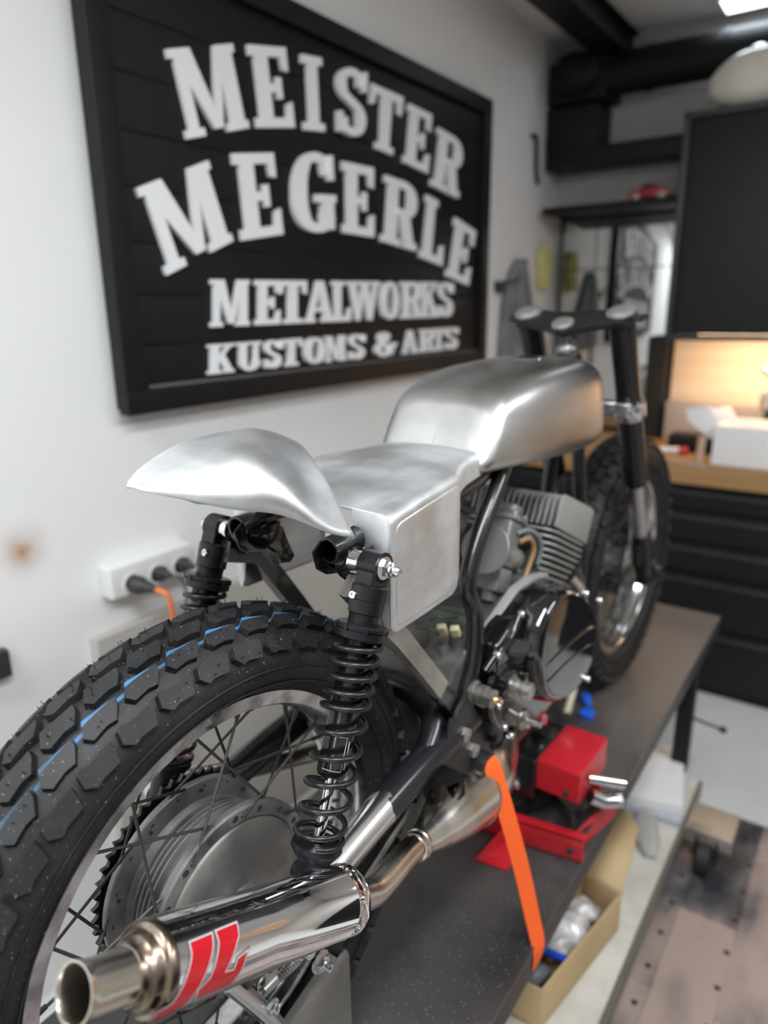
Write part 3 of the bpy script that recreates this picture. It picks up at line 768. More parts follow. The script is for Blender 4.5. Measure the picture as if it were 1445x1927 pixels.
# loose wiring on the gearbox
b = B()
for pts_ in ([(.03,.40,.185),(.05,.39,.20),(.06,.42,.19),(.05,.45,.18)], [(.0,.42,.19),(.04,.41,.205),(.07,.44,.19),(.078,.46,.178)], [(.02,.38,.18),(.045,.375,.185),(.055,.39,.175)]):
    b.tube(pts_, .0018, n=7, smooth=6)
part('wiring', b, mat('green_wire', (.03,.10,.05), 0, .5))
b = B()
for c_ in ((.058,.392,.182),(.074,.402,.180)): b.box(c_, (.013,.010,.018), .002, rot=Matrix.Rotation(.5, 3, 'X') @ Matrix.Rotation(.4, 3, 'Z'))
part('wire_connector', b, mat('cream_connector', (.55,.50,.30), 0, .5))

# ---------------------------------------------------------------- exhaust
F0 = Vector((.155,.052,.031)); A_ = Vector((0,-.889,.459)).normalized(); U0 = Vector((0,.459,.889)).normalized(); MR = .0345
b = B()
b.tube([F0+A_*.004, (.1545,.070,.018),(.150,.100,-.002),(.143,.140,-.014),(.134,.185,-.025),(.128,.226,-.036)], [.0155,.0160,.0165,.0165,.0165,.0165], n=24, smooth=6)
b.lathe((.129,.222,-.0355), (-.1,.96,-.23), [(-.010,.0160),(-.009,.0188),(-.004,.0192),(-.003,.0176),(.001,.0182),(.002,.0196),(.006,.0192),(.008,.018)], 28)
pe = [(.128,.230,-.037),(.123,.27,-.048),(.114,.33,-.060),(.103,.39,-.073),(.092,.45,-.080),(.072,.53,-.092),(.048,.62,-.112),(.020,.74,-.125),(.010,.86,-.11),(.035,.955,-.03),(.048,.94,.06),(.050,.87,.12)]
b.tube(pe, [.0175,.027,.043,.0550,.0570,.0460,.031,.027,.024,.022,.021,.021], n=36, smooth=5)
exh = part('expansion_chamber', b, M_STAIN, smooth=45)
for (p, d_, r_) in (((.103,.39,-.073),(-.18,1,-.2),.0552),((.087,.468,-.083),(-.22,1,-.1),.0552),((.059,.575,-.106),(-.26,1,-.12),.0365),((.066,.548,-.102),(-.26,1,-.12),.0405)):
    b = B(); b.lathe(Vector(p), d_, [(-.0015,r_-.001),(0,r_+.0009),(.0015,r_-.001)], 36)
    part('weld_bead', b, M_TINT, exh)
b = B(); b.tube([(.085,.300,-.012),(.100,.310,-.010),(.112,.320,-.016),(.124,.335,-.026)], .0025, n=8, smooth=4)
part('weld_bead', b, M_TINT, exh)
b = B()
b.prism([(.245,-.050),(.300,-.058),(.315,-.012),(.285,.004),(.250,.0)], (.118,0,0), Y, Z, X, .004, .001)
b.tube([(.082,.345,.010),(.082,.315,.022),(.083,.285,.010),(.088,.27,-.02)], .006, n=10, smooth=5)
part('exhaust_bracket', b, mat('black_clevis_steel', (.02,.018,.016), .6, .25), exh)
# silencer
b = B()
pf = [(.0,.0158),(.0,.0190),(.0015,.0260),(.004,.0318),(.008,.0345),(.0095,.0352),(.0110,.0345),(.0255,.0345),(.0265,.0353),(.0290,.0353),(.030,.0345),(.150,.0345),(.252,.0345),(.262,.0345)]
b.lathe(F0, A_, pf, 72)
for k in range(6):      # pressed lozenges of the front band
    a = 2*PI*k/6+.2; R2 = MR+.0002
    def sp(h, an, l=0): return F0+A_*h+(U0*math.cos(an)+X*math.sin(an))*(R2+l)
    ring = [(.0150,a+.02),(.0150,a+.62),(.0170,a+.68),(.0200,a+.68),(.022,a+.62),(.022,a+.02),(.0200,a-.04),(.0170,a-.04)]
    b.tube([sp(h, an, -.0003) for h, an in ring], .0004, n=6, smooth=2, loop=True)
sil = part('silencer', b, M_CHROME, exh, smooth=40)
for k in range(6):
    a = 2*PI*k/6+.2+.32+PI/6
    b = B(); b.lathe(F0+A_*.0185+(U0*math.cos(a)+X*math.sin(a))*(MR-.0005), (U0*math.cos(a)+X*math.sin(a)), [(0,.0030),(.0006,.0028),(.0011,.0020),(.0011,.0010),(.0006,0)], 16)
    part('rivet', b, M_CHROME, exh)
b = B()
b.lathe(F0, A_, [(.2622,.0344),(.2655,.0342),(.2680,.0335),(.2695,.0318),(.2700,.0290),(.2715,.0278),(.2750,.0268),(.2770,.0250),(.2785,.0228),(.2815,.0212),(.2845,.0206),(.2850,.0195)], 64)
part('end_cap', b, mat('dark_bronze_cap', (.17,.125,.095), 1, .30, col2=(.42,.36,.30), nscale=26, rvar=.08), exh, smooth=50)
b = B()
b.lathe(F0, A_, [(.268,.0178),(.268,.0196),(.318,.0196),(.323,.0200),(.3262,.0208),(.3262,.0190),(.3245,.0182),(.318,.0178)], 64, closed=True)
part('tail_pipe', b, M_STAIN, exh, smooth=45)
def badge(polys, name, m, off, exp_=0.):
    b = B()
    for P in polys:
        # subdivide edges, then map (h, angle deg) on the silencer
        cx_, cy_ = sum(p[0] for p in P)/len(P), sum(p[1] for p in P)/len(P)
        Q = []
        for i in range(len(P)):
            a, c = P[i], P[(i+1) % len(P)]
            for j in range(4): Q.append((lerp(a[0], c[0], j/4), lerp(a[1], c[1], j/4)))
        t = bmesh.new(); vs = [t.verts.new((q[0], q[1], 0)) for q in Q]
        t.faces.new(vs); 
        for lv in range(0, 12):
            an = 30+8*lv
            g = t.verts[:]+t.edges[:]+t.faces[:]
            bmesh.ops.bisect_plane(t, geom=g, plane_co=(0, an, 0), plane_no=(0, 1, 0))
        bmesh.ops.triangulate(t, faces=t.faces[:])
        t.verts.index_update()
        V = []
        for v in t.verts:
            h, an = v.co.x, math.radians(v.co.y)
            V.append(F0+A_*h+(U0*math.cos(an)+X*math.sin(an))*(MR+off))
        b._add(V, [[v.index for v in f.verts] for f in t.faces]); t.free()
    return part(name, b, m, exh, smooth=60)
def grow(P, g):
    out = []; n = len(P)
    S = 1/math.degrees(1/MR)
    for i in range(n):
        a, c, d = P[i-1], P[i], P[(i+1) % n]
        u = Vector((c[0]-a[0], (c[1]-a[1])*S)).normalized(); w = Vector((d[0]-c[0], (d[1]-c[1])*S)).normalized()
        n1 = Vector((u.y, -u.x)); n2 = Vector((w.y, -w.x)); nn = (n1+n2); nn = nn/max(.4, nn.dot(n1))
        out.append((c[0]+nn.x*g, c[1]+nn.y*g/S))
    return out
# letters J and L, leaning: h falls to the front, angle grows downward
LJ = [(.2500,40),(.2270,38),(.2290,52),(.2315,62),(.2400,90),(.2460,112),(.2560,124),(.2740,128),(.2760,108),(.2640,104),(.2600,92),(.2520,62),(.2500,52)]
LL = [(.2220,37),(.1985,35),(.2000,50),(.2035,58),(.2150,88),(.2040,90),(.2020,77),(.1915,72),(.1950,94),(.2010,114),(.2370,114),(.2395,98),(.2300,88),(.2235,60),(.2215,50)]
def area(P): return sum(P[i-1][0]*P[i][1]-P[i][0]*P[i-1][1] for i in range(len(P)))
def orient(P): return P if area(P) > 0 else P[::-1]
LJ, LL = orient(LJ), orient(LL)
badge([grow(LJ,.0022), grow(LL,.0022)], 'badge_outline', mat('badge_grey', (.07,.07,.075), .3, .3), .00015)
badge([grow(LJ,.0013), grow(LL,.0013)], 'badge_keyline', mat('badge_white', (.6,.6,.6), .2, .3), .00030)
badge([LJ, LL], 'badge_letters', mat('badge_red', (.45,.006,.014), 0, .22), .00045)
# left-hand exhaust stub
b = B()
b.tube([(-.150,.03,.045),(-.150,.10,.020),(-.145,.17,-.006),(-.135,.25,-.030),(-.12,.33,-.05)], .0165, n=24, smooth=5)
b.tube([(-.12,.33,-.05),(-.105,.40,-.078),(-.09,.47,-.092),(-.06,.60,-.11),(-.03,.78,-.12),(-.05,.95,-.03),(-.05,.87,.12)], [.018,.045,.050,.032,.025,.022,.021], n=28, smooth=5)
part('left_exhaust', b, M_STAIN)

# ---------------------------------------------------------------- fork
FD = Vector((0,.30,-.60)).normalized()       # down the legs
TT = Vector((0,.945,.612))
def leg(sx):
    b = B(); T0 = TT+X*sx
    b.cyl(T0-FD*.006, T0+FD*.385, .0245, n=32); b.cyl(T0+FD*.385, T0+FD*.395, .022, n=28)
    L0 = part('fork_leg', b, mat('satin_black_tube', (.010,.010,.011), .2, .25), smooth=40)
    b = B(); b.cyl(T0+FD*.390, T0+FD*.560, .0165, n=28); part('fork_slider', b, mat('dull_slider', (.45,.45,.46), .9, .25), L0)
    b = B(); b.tube([T0+FD*.545, T0+FD*.58, T0+FD*.66, T0+FD*.70+Y*.012], [.019,.023,.021,.016], n=20)
    b.box(T0+FD*.675+Y*.012, (.034,.05,.055), .008); b.box(T0+FD*.60-Y*.03, (.018,.03,.05), .004)
    b.bolt(T0+FD*.675+Y*.012+X*(.017 if sx > 0 else -.017), X if sx > 0 else -X, .010, .008, .006)
    part('fork_bottom', b, M_ANOD, L0)
    b = B(); s_ = 1 if sx > 0 else -1
    b.lathe(T0+FD*.185, FD, [(0,.0245),(0,.0300),(.002,.0315),(.034,.0315),(.036,.0300),(.036,.0245)], 32)
    b.box(T0+FD*.203-Y*.036, (.030,.022,.030), .004); b.cyl(T0+FD*.203-Y*.040-X*.02, T0+FD*.203-Y*.040+X*.02, .006, n=14)
    b.box(T0+FD*.203-X*s_*.045, (.05,.045,.028), .006)
    part('lower_clamp', b, mat('machined_clamp', (.6,.6,.61), .9, .22), L0)
    b = B(); b.lathe(T0-FD*.0075, -FD, [(0,.0270),(.002,.0270),(.003,.0255),(.0032,.0205),(.0065,.0195),(.0072,.018),(.0074,.0)], 36)
    part('fork_cap', b, mat('satin_cap', (.50,.50,.50), .8, .32), L0)
leg(.096); leg(-.090)
b = B()
top = smooth_poly([(-.118,.000),(-.108,-.026),(-.080,-.030),(-.035,-.045),(.0,-.062),(.038,-.045),(.084,-.030),(.114,-.026),(.124,.0),(.112,.024),(.070,.018),(.03,.010),(-.03,.010),(-.066,.018),(-.106,.024)], 4)
nU = -FD; nF = X.cross(nU)*-1
nF = nU.cross(X)
b.prism(top, TT-FD*-.0-nU*.012, X, nF, nU, .018, .003)
b.box(TT+X*.128-nU*.004, (.022,.030,.014), .004); b.box(TT-X*.120-nU*.004, (.018,.026,.014), .004)
yk = part('top_yoke', b, mat('black_yoke', (.016,.016,.018), .3, .35), smooth=35)
b = B(); b.lathe(TT-nF*.043+nU*.006, nU, [(0,.0205),(.004,.0205),(.006,.018),(.0075,.012),(.006,0)], 32); part('stem_nut', b, MATS['satin_cap'], yk)
b = B(); b.ell(TT-nF*.043-nU*.050, (.027,.027,.022)); b.cyl(TT-nF*.043-nU*.012, TT-nF*.043-nU*.09, .012, n=20)
b.lathe(TT-nF*.043-nU*.075, nU, [(0,.029),(.008,.029),(.008,0)], 30)
part('steering_bearing_cup', b, mat('oily_grey_cup', (.20,.20,.19), .8, .35), yk)
b = B(); b.cyl((-.11,FY,0),(.115,FY,0),.0085,n=16); part('front_axle', b, M_STEEL)
# ================================================================== THE ROOM (u across, v along the wall)
FL = -.92; CE = 1.755; WU = -.868; WV = 3.06; RU = 2.7; BV = -2.6
def wall_mat():
    m = bpy.data.materials.new('white_wall_paint'); m.use_nodes = True
    N = m.node_tree.nodes; L = m.node_tree.links; b = N['Principled BSDF']; b.inputs['Roughness'].default_value = .7
    g = N.new('ShaderNodeNewGeometry')
    # rust stain of its own on the painted wall
    P = Vector((WU, .282, .161)); P.z += ZO
    d = N.new('ShaderNodeVectorMath'); d.operation = 'DISTANCE'; L.new(g.outputs['Position'], d.inputs[0]); d.inputs[1].default_value = P
    n = N.new('ShaderNodeTexNoise'); n.inputs['Scale'].default_value = 16; n.inputs['Detail'].default_value = 4; L.new(g.outputs['Position'], n.inputs['Vector'])
    mr = N.new('ShaderNodeMapRange'); mr.inputs['From Min'].default_value = .085; mr.inputs['From Max'].default_value = .006; L.new(d.outputs['Value'], mr.inputs['Value'])
    pw = N.new('ShaderNodeMath'); pw.operation = 'POWER'; pw.inputs[1].default_value = 2.2; L.new(mr.outputs[0], pw.inputs[0])
    mu = N.new('ShaderNodeMath'); mu.operation = 'MULTIPLY'; L.new(pw.outputs[0], mu.inputs[0]); L.new(n.outputs['Fac'], mu.inputs[1])
    mu2 = N.new('ShaderNodeMath'); mu2.operation = 'MULTIPLY'; mu2.inputs[1].default_value = 1.7; mu2.use_clamp = True; L.new(mu.outputs[0], mu2.inputs[0])
    n2 = N.new('ShaderNodeTexNoise'); n2.inputs['Scale'].default_value = 2.2; n2.inputs['Detail'].default_value = 5; L.new(g.outputs['Position'], n2.inputs['Vector'])
    r = N.new('ShaderNodeValToRGB'); L.new(n2.outputs['Fac'], r.inputs['Fac'])
    r.color_ramp.elements[0].position = .3; r.color_ramp.elements[0].color = (.80,.80,.795,1); r.color_ramp.elements[1].position = .7; r.color_ramp.elements[1].color = (.85,.85,.845,1)
    mx = N.new('ShaderNodeMix'); mx.data_type = 'RGBA'; L.new(mu2.outputs[0], mx.inputs[0]); L.new(r.outputs[0], mx.inputs[6]); mx.inputs[7].default_value = (.42,.20,.06,1)
    L.new(mx.outputs[2], b.inputs['Base Color']); return m
M_WALL = wall_mat()
def slab(name, c, d, m, **k):
    b = B(); b.box(c, d, k.pop('bev', 0)); return obj(name, b, m, room=True, kind='structure', smooth=30, **k)
slab('wall_left', (WU-.05, (BV+WV)/2, (FL+CE)/2), (.1, WV-BV+.2, CE-FL+.2), M_WALL)
slab('wall_back', ((WU+RU)/2, WV+.05, (FL+CE)/2), (RU-WU+.2, .1, CE-FL+.2), mat('grey_wall_paint', (.40,.39,.375), 0, .7, col2=(.44,.43,.41), nscale=2))
slab('wall_right', (RU+.05, (BV+WV)/2, (FL+CE)/2), (.1, WV-BV+.2, CE-FL+.2), mat('cream_wall_paint', (.62,.59,.55), 0, .7, col2=(.66,.63,.59), nscale=2))
slab('wall_front', ((WU+RU)/2, BV-.05, (FL+CE)/2), (RU-WU+.2, .1, CE-FL+.2), MATS['cream_wall_paint'])
slab('ceiling', ((WU+RU)/2, (BV+WV)/2, CE+.05), (RU-WU+.2, WV-BV+.2, .1), mat('ceiling_paint', (.72,.70,.68), 0, .8, col2=(.76,.74,.72), nscale=2))
slab('floor', ((WU+RU)/2, (BV+WV)/2, FL-.05), (RU-WU+.2, WV-BV+.2, .1), mat('pale_floor_coating', (.66,.67,.65), 0, .4, col2=(.72,.73,.71), nscale=3, rvar=.1))
# worn drilled floor plate
def plate_mat():
    m = bpy.data.materials.new('worn_floor_plate'); m.use_nodes = True
    N = m.node_tree.nodes; L = m.node_tree.links; b = N['Principled BSDF']; b.inputs['Roughness'].default_value = .5
    tc = N.new('ShaderNodeTexCoord'); mp = N.new('ShaderNodeMapping'); mp.inputs['Scale'].default_value = (.85,.42,1); mp.inputs['Rotation'].default_value = (0,0,PI/2); L.new(tc.outputs['Object'], mp.inputs[0])
    br = N.new('ShaderNodeTexBrick'); br.inputs['Scale'].default_value = 2.1; br.inputs['Mortar Size'].default_value = .004; br.inputs['Color1'].default_value = (0,0,0,1); br.inputs['Color2'].default_value = (1,1,1,1); br.inputs['Mortar'].default_value = (.3,.3,.3,1)
    L.new(mp.outputs[0], br.inputs['Vector'])
    n = N.new('ShaderNodeTexNoise'); n.inputs['Scale'].default_value = 8.5; n.inputs['Detail'].default_value = 6; L.new(mp.outputs[0], n.inputs['Vector'])
    ad = N.new('ShaderNodeMath'); ad.operation = 'MULTIPLY_ADD'; ad.inputs[1].default_value = .25; L.new(br.outputs['Color'], ad.inputs[0]); L.new(n.outputs['Fac'], ad.inputs[2])
    r = N.new('ShaderNodeValToRGB'); L.new(ad.outputs[0], r.inputs['Fac'])
    e = r.color_ramp.elements; e[0].position = .42; e[0].color = (.030,.031,.036,1); e[1].position = .76; e[1].color = (.40,.31,.27,1)
    x = e.new(.53); x.color = (.13,.12,.125,1); x = e.new(.60); x.color = (.27,.215,.20,1)
    L.new(r.outputs[0], b.inputs['Base Color']); return m
b = B(); b.box((.86, .42, FL+.004), (1.30, 2.62, .008), .001)
pl_ = obj('floor_plate', b, plate_mat(), room=True, label='worn dark and pinkish drilled floor plate under the bench castors', cat='floor plate')
b = B()
for i in range(9):
    for j in range(22):
        b.lathe((.28+i*.15, -.8+j*.115+(.03 if i % 2 else 0), FL+.0075), Z, [(0,0),(.0008,.0075),(.0012,.0075),(.0012,.0)], 12)
obj('drill_hole', b, M_RUBB, pl_, room=True, kind='stuff')

# ---------------------------------------------------------------- the sign
WS = WU            # wall plane
HC = Vector((.554,-.391,.629)) if False else None
sign = root('wall_sign', 'large black plank sign with four rows of raised white lettering on the wall', 'sign', (WS, 1.4, .40), room=True)
def plane(c): return lambda v, z: Vector((c, v, z))
SD = WS+.045
# outline on the wall: v0,z0 bottom left ... from the photo
v0, v1, zb0, zt1 = .532, 2.25, .410, 1.376
b = B(); b.box(((WS+SD)/2-.004, (v0+v1)/2, (zb0+zt1)/2), (SD-WS-.012, v1-v0-.02, zt1-zb0-.02))
obj('back_board', b, mat('black_sign_paint', (.006,.006,.007), 0, .5, spec=.3, bump=.2, bscale=60, stretch=(1,.1,1)), sign, room=True)
FW = .052
b = B()
for (c, d) in (((v0+v1)/2, (v1-v0, None)),):
    pass
b.box((SD-.004, (v0+v1)/2, zb0+FW/2), (.034, v1-v0, FW), .002); b.box((SD-.004, (v0+v1)/2, zt1-FW/2), (.034, v1-v0, FW), .002)
b.box((SD-.004, v0+FW/2, (zb0+zt1)/2), (.034, FW, zt1-zb0-2*FW), .002); b.box((SD-.004, v1-FW/2, (zb0+zt1)/2), (.034, FW, zt1-zb0-2*FW), .002)
obj('sign_frame', b, mat('black_frame_wood', (.007,.007,.008), 0, .45, spec=.3, bump=.2, bscale=90), sign, room=True)
zs = [zb0+FW]+[.556+.1097*k for k in range(7)]+[zt1-FW]
for i in range(8):
    b = B(); b.box((SD-.013, (v0+v1)/2, (zs[i]+zs[i+1])/2), (.012, v1-v0-2*FW, zs[i+1]-zs[i]-.0045), .0015)
    obj('plank', b, MATS['black_sign_paint'], sign, room=True)
b = B(); b.box((SD-.005, (v0+v1)/2+.01, zb0+FW+.004), (.006, v1-v0-2*FW-.02, .007), .001)
obj('ledge_reflection_strip', b, mat('ledge_reflection_grey', (.13,.13,.135), 0, .4), sign, room=True)  # grey stands in for the light line reflected along the lower frame ledge
# glyphs: polygons in a unit box, mapped into a measured quadrilateral
def rect(x0, y0, x1, y1): return [(x0,y0),(x1,y0),(x1,y1),(x0,y1)]
def stroke(P, hx, hy, k=6, loop=False):
    pts_, _ = spline([Vector((x, y, 0)) for x, y in P], 1, k, loop)
    out = []; n = len(pts_)
    L_, R_ = [], []
    for i in range(n):
        a = pts_[(i-1) % n] if (i > 0 or loop) else pts_[i]; c = pts_[(i+1) % n] if (i < n-1 or loop) else pts_[i]
        t = (c-a).normalized(); nx, ny = -t.y, t.x
        L_.append((pts_[i].x+nx*hx, pts_[i].y+ny*hy)); R_.append((pts_[i].x-nx*hx, pts_[i].y-ny*hy))
    for i in range(n if loop else n-1):
        j = (i+1) % n; out.append([L_[i], L_[j], R_[j], R_[i]])
    return out
G = {}
G['I'] = [rect(.27,0,.73,1), rect(.02,0,.98,.11), rect(.02,.89,.98,1)]
G['E'] = [rect(.12,0,.44,1), rect(0,0,.98,.125), rect(0,.875,.95,1), rect(.3,.44,.66,.55), rect(.60,.36,.74,.63), [(.98,0),(.98,.33),(.84,.30),(.78,0)], [(.95,1),(.95,.70),(.82,.72),(.74,1)]]
G['L'] = [rect(.12,0,.46,1), rect(0,0,.98,.125), rect(0,.89,.60,1), [(.98,0),(.98,.34),(.84,.31),(.76,0)]]
G['T'] = [rect(.34,0,.66,1), rect(0,.875,1,1), [(0,1),(.20,1),(.12,.70),(0,.68)], [(1,1),(.80,1),(.88,.70),(1,.68)], rect(.18,0,.82,.11)]
G['M'] = [rect(.07,0,.21,1), rect(.71,0,.95,1), [(.03,1),(.32,1),(.58,.06),(.45,.06)], [(.45,.06),(.58,.06),(.80,1),(.70,1)], rect(0,.90,.26,1), rect(.74,.90,1,1), rect(0,0,.28,.10), rect(.64,0,1,.10)]
G['R'] = [rect(.12,0,.42,1), rect(0,0,.54,.11), rect(0,.89,.45,1)]+stroke([(.36,.94),(.62,.94),(.80,.88),(.86,.73),(.80,.58),(.62,.52),(.36,.52)], .15, .06)+[[(.46,.54),(.76,.50),(.90,.11),(.62,.11)], rect(.64,0,1,.11)]
G['S'] = stroke([(.84,.76),(.74,.90),(.50,.945),(.24,.88),(.17,.74),(.26,.60),(.52,.50),(.76,.40),(.83,.25),(.74,.11),(.50,.055),(.24,.10),(.14,.24)], .155, .06)+[rect(.86,.68,.98,.97), rect(.02,.03,.14,.33)]
G['G'] = stroke([(.86,.74),(.76,.89),(.55,.945),(.32,.90),(.18,.72),(.15,.5),(.18,.28),(.32,.10),(.55,.055),(.74,.10),(.80,.22)], .165, .06)+[rect(.66,.04,.94,.46), rect(.52,.38,1,.48), rect(.85,.66,.97,.97)]
G['O'] = stroke([(.5,.94),(.74,.88),(.85,.66),(.86,.5),(.85,.34),(.74,.12),(.5,.06),(.26,.12),(.15,.34),(.14,.5),(.15,.66),(.26,.88)], .155, .06, loop=True)
G['A'] = [[(.08,0),(.24,0),(.52,.90),(.40,1)], [(.40,1),(.62,1),(.94,0),(.66,0)], rect(.26,.26,.74,.36), rect(0,0,.34,.10), rect(.56,0,1,.10)]
G['W'] = [[(.05,1),(.24,1),(.38,0),(.26,0)], [(.26,0),(.38,0),(.52,.92),(.44,.92)], [(.40,1),(.60,1),(.76,0),(.62,0)], [(.62,0),(.74,0),(.94,1),(.82,1)], rect(0,.90,.32,1), rect(.34,.90,.66,1), rect(.72,.90,1,1)]
G['K'] = [rect(.10,0,.38,1), rect(0,0,.48,.11), rect(0,.89,.48,1), [(.36,.36),(.36,.54),(.72,.92),(.86,.92)], [(.40,.46),(.58,.66),(.94,.08),(.64,.08)], rect(.58,0,1,.10), rect(.60,.90,.98,1)]
G['U'] = [rect(.10,.28,.38,1), rect(.68,.28,.86,1), rect(0,.90,.48,1), rect(.56,.90,1,1)]+stroke([(.24,.34),(.27,.16),(.40,.06),(.58,.06),(.72,.14),(.77,.34)], .13, .06)
G['&'] = stroke([(.92,.06),(.70,.22),(.42,.56),(.28,.74),(.32,.90),(.48,.95),(.60,.86),(.56,.72),(.38,.58),(.20,.44),(.12,.26),(.22,.09),(.44,.05),(.66,.16),(.80,.36),(.86,.50)], .11, .055)+[rect(.70,.44,1,.54)]
M_LET = mat('white_letter_paint', (.88,.89,.90), 0, .5)
CAM = Vector((.554,-.391,.629))
def letter(ch, quad, depth=.012):
    """quad: TL,TR,BR,BL as (v,z) on the sign face"""
    b = B()
    def mp(x, y):
        tl, tr, br, bl = quad
        top = (lerp(tl[0],tr[0],x), lerp(tl[1],tr[1],x)); bo = (lerp(bl[0],br[0],x), lerp(bl[1],br[1],x))
        return (lerp(bo[0],top[0],y), lerp(bo[1],top[1],y))
    for gi, P in enumerate(G[ch]):
        Q = [mp(.03+.94*x, y) for x, y in P]; n = len(Q)
        if sum(Q[i-1][0]*Q[i][1]-Q[i][0]*Q[i-1][1] for i in range(n)) < 0: Q = Q[::-1]
        lo = [Vector((SD-.008, v, z)) for v, z in Q]; hi = [Vector((SD-.008+depth+.00012*gi, v, z)) for v, z in Q]
        b._add(lo+hi, [tuple(range(n)), tuple(range(n, 2*n))]+[(i, (i+1) % n, n+(i+1) % n, n+i) for i in range(n)])
    return obj('letter', b, M_LET, sign, room=True, smooth=0)
SIGNQ = [('M',[(0.7235, 1.1674), (0.9318, 1.2311), (0.9718, 1.0609), (0.7624, 1.0001)]),
 ('E',[(0.973, 1.2396), (1.1216, 1.2691), (1.1409, 1.0905), (0.9905, 1.0641)]),
 ('I',[(1.1681, 1.2672), (1.2579, 1.2785), (1.2633, 1.1017), (1.1681, 1.0903)]),
 ('S',[(1.3102, 1.2767), (1.4587, 1.2924), (1.4469, 1.1126), (1.3083, 1.1072)]),
 ('T',[(1.4697, 1.2681), (1.6586, 1.2654), (1.6194, 1.09), (1.4705, 1.0988)]),
 ('E',[(1.6774, 1.255), (1.8362, 1.2484), (1.8094, 1.0658), (1.6484, 1.0813)]),
 ('R',[(1.8619, 1.2199), (2.0463, 1.1995), (2.0132, 1.0105), (1.8155, 1.0342)]),
 ('M',[(0.6103, 0.88), (0.8316, 0.9695), (0.8934, 0.7983), (0.67, 0.7064)]),
 ('E',[(0.8993, 0.9923), (1.0583, 1.0184), (1.0775, 0.8252), (0.9134, 0.7975)]),
 ('G',[(1.1168, 1.0301), (1.2908, 1.0514), (1.2981, 0.8435), (1.1004, 0.8336)]),
 ('E',[(1.3281, 1.0378), (1.4997, 1.0418), (1.4913, 0.8437), (1.3234, 0.8469)]),
 ('R',[(1.544, 1.031), (1.7377, 1.0185), (1.7248, 0.8152), (1.5152, 0.8365)]),
 ('L',[(1.7906, 1.0016), (1.9278, 0.9799), (1.9112, 0.7747), (1.7457, 0.8001)]),
 ('E',[(1.9888, 0.9481), (2.1665, 0.9087), (2.1102, 0.7118), (1.9269, 0.7446)]),
 ('M',[(0.8048, 0.7034), (0.9381, 0.7055), (0.9282, 0.5938), (0.7932, 0.5928)]),
 ('E',[(0.9552, 0.7058), (1.0535, 0.7074), (1.0449, 0.5946), (0.9454, 0.5939)]),
 ('T',[(1.0396, 0.7071), (1.1606, 0.7091), (1.1533, 0.5954), (1.0309, 0.5945)]),
 ('A',[(1.1454, 0.7088), (1.2845, 0.711), (1.2788, 0.5963), (1.138, 0.5953)]),
 ('L',[(1.2693, 0.7108), (1.3637, 0.7123), (1.359, 0.5968), (1.2633, 0.5961)]),
 ('W',[(1.3373, 0.7119), (1.5173, 0.7147), (1.5145, 0.5979), (1.3322, 0.5966)]),
 ('O',[(1.5107, 0.7146), (1.6201, 0.7164), (1.6187, 0.5986), (1.5078, 0.5979)]),
 ('R',[(1.6272, 0.7165), (1.7614, 0.7186), (1.7618, 0.5996), (1.6259, 0.5987)]),
 ('K',[(1.7497, 0.7185), (1.8785, 0.7205), (1.8806, 0.6005), (1.75, 0.5996)]),
 ('S',[(1.8701, 0.7204), (1.9778, 0.7221), (1.9813, 0.6012), (1.8721, 0.6004)]),
 ('K',[(0.7813, 0.5513), (0.8699, 0.552), (0.8632, 0.4808), (0.7739, 0.4807)]),
 ('U',[(0.8761, 0.5521), (0.9683, 0.5528), (0.9622, 0.4809), (0.8694, 0.4808)]),
 ('S',[(0.9727, 0.5529), (1.0394, 0.5534), (1.0339, 0.4809), (0.9667, 0.4809)]),
 ('T',[(1.0371, 0.5534), (1.1302, 0.5542), (1.1253, 0.481), (1.0315, 0.4809)]),
 ('O',[(1.1353, 0.5542), (1.2252, 0.5549), (1.221, 0.4811), (1.1305, 0.481)]),
 ('M',[(1.2279, 0.555), (1.3304, 0.5558), (1.3272, 0.4812), (1.2238, 0.4811)]),
 ('S',[(1.3394, 0.5559), (1.4222, 0.5566), (1.4197, 0.4813), (1.3361, 0.4812)]),
 ('&',[(1.4737, 0.557), (1.5967, 0.558), (1.5956, 0.4815), (1.4716, 0.4814)]),
 ('A',[(1.6364, 0.5583), (1.7462, 0.5592), (1.7464, 0.4816), (1.6356, 0.4815)]),
 ('R',[(1.7502, 0.5593), (1.8475, 0.5601), (1.8486, 0.4817), (1.7504, 0.4816)]),
 ('T',[(1.8392, 0.56), (1.9289, 0.5607), (1.9307, 0.4818), (1.8401, 0.4817)]),
 ('S',[(1.9245, 0.5607), (2.0191, 0.5615), (2.0217, 0.4819), (1.9263, 0.4818)])]
for ch, q in SIGNQ: letter(ch, q)
# ================================================================== THINGS ON THE LEFT WALL
def T(name, b, m, label, cat, group=None, **k): return obj(name, b, m, room=True, label=label, cat=cat, group=group, **k)
def R(name, label, cat, loc, group=None): return root(name, label, cat, loc, group, room=True)
def P(name, b, m, parent, **k): return obj(name, b, m, parent, room=True, **k)
M_OUT = mat('socket_white', (.74,.74,.73), 0, .4)
so = R('wall_socket', 'white three-gang surface wall socket with plugs in it, left of the rear wheel', 'socket', (WU, .56, .03))
b = B(); b.box((WU+.022, .562, .036), (.044, .236, .076), .006); P('housing', b, M_OUT, so)
for v in (.500, .571, .640):
    b = B(); b.lathe((WU+.043, v, .024), X, [(0,0),(.001,.026),(.0035,.026),(.0035,.021),(.001,.020),(.001,0)], 32); P('socket_ring', b, M_OUT, so)
pg = R('power_plug', 'large round black plug with an orange cable in the left socket', 'plug', (WU+.045, .500, .02))
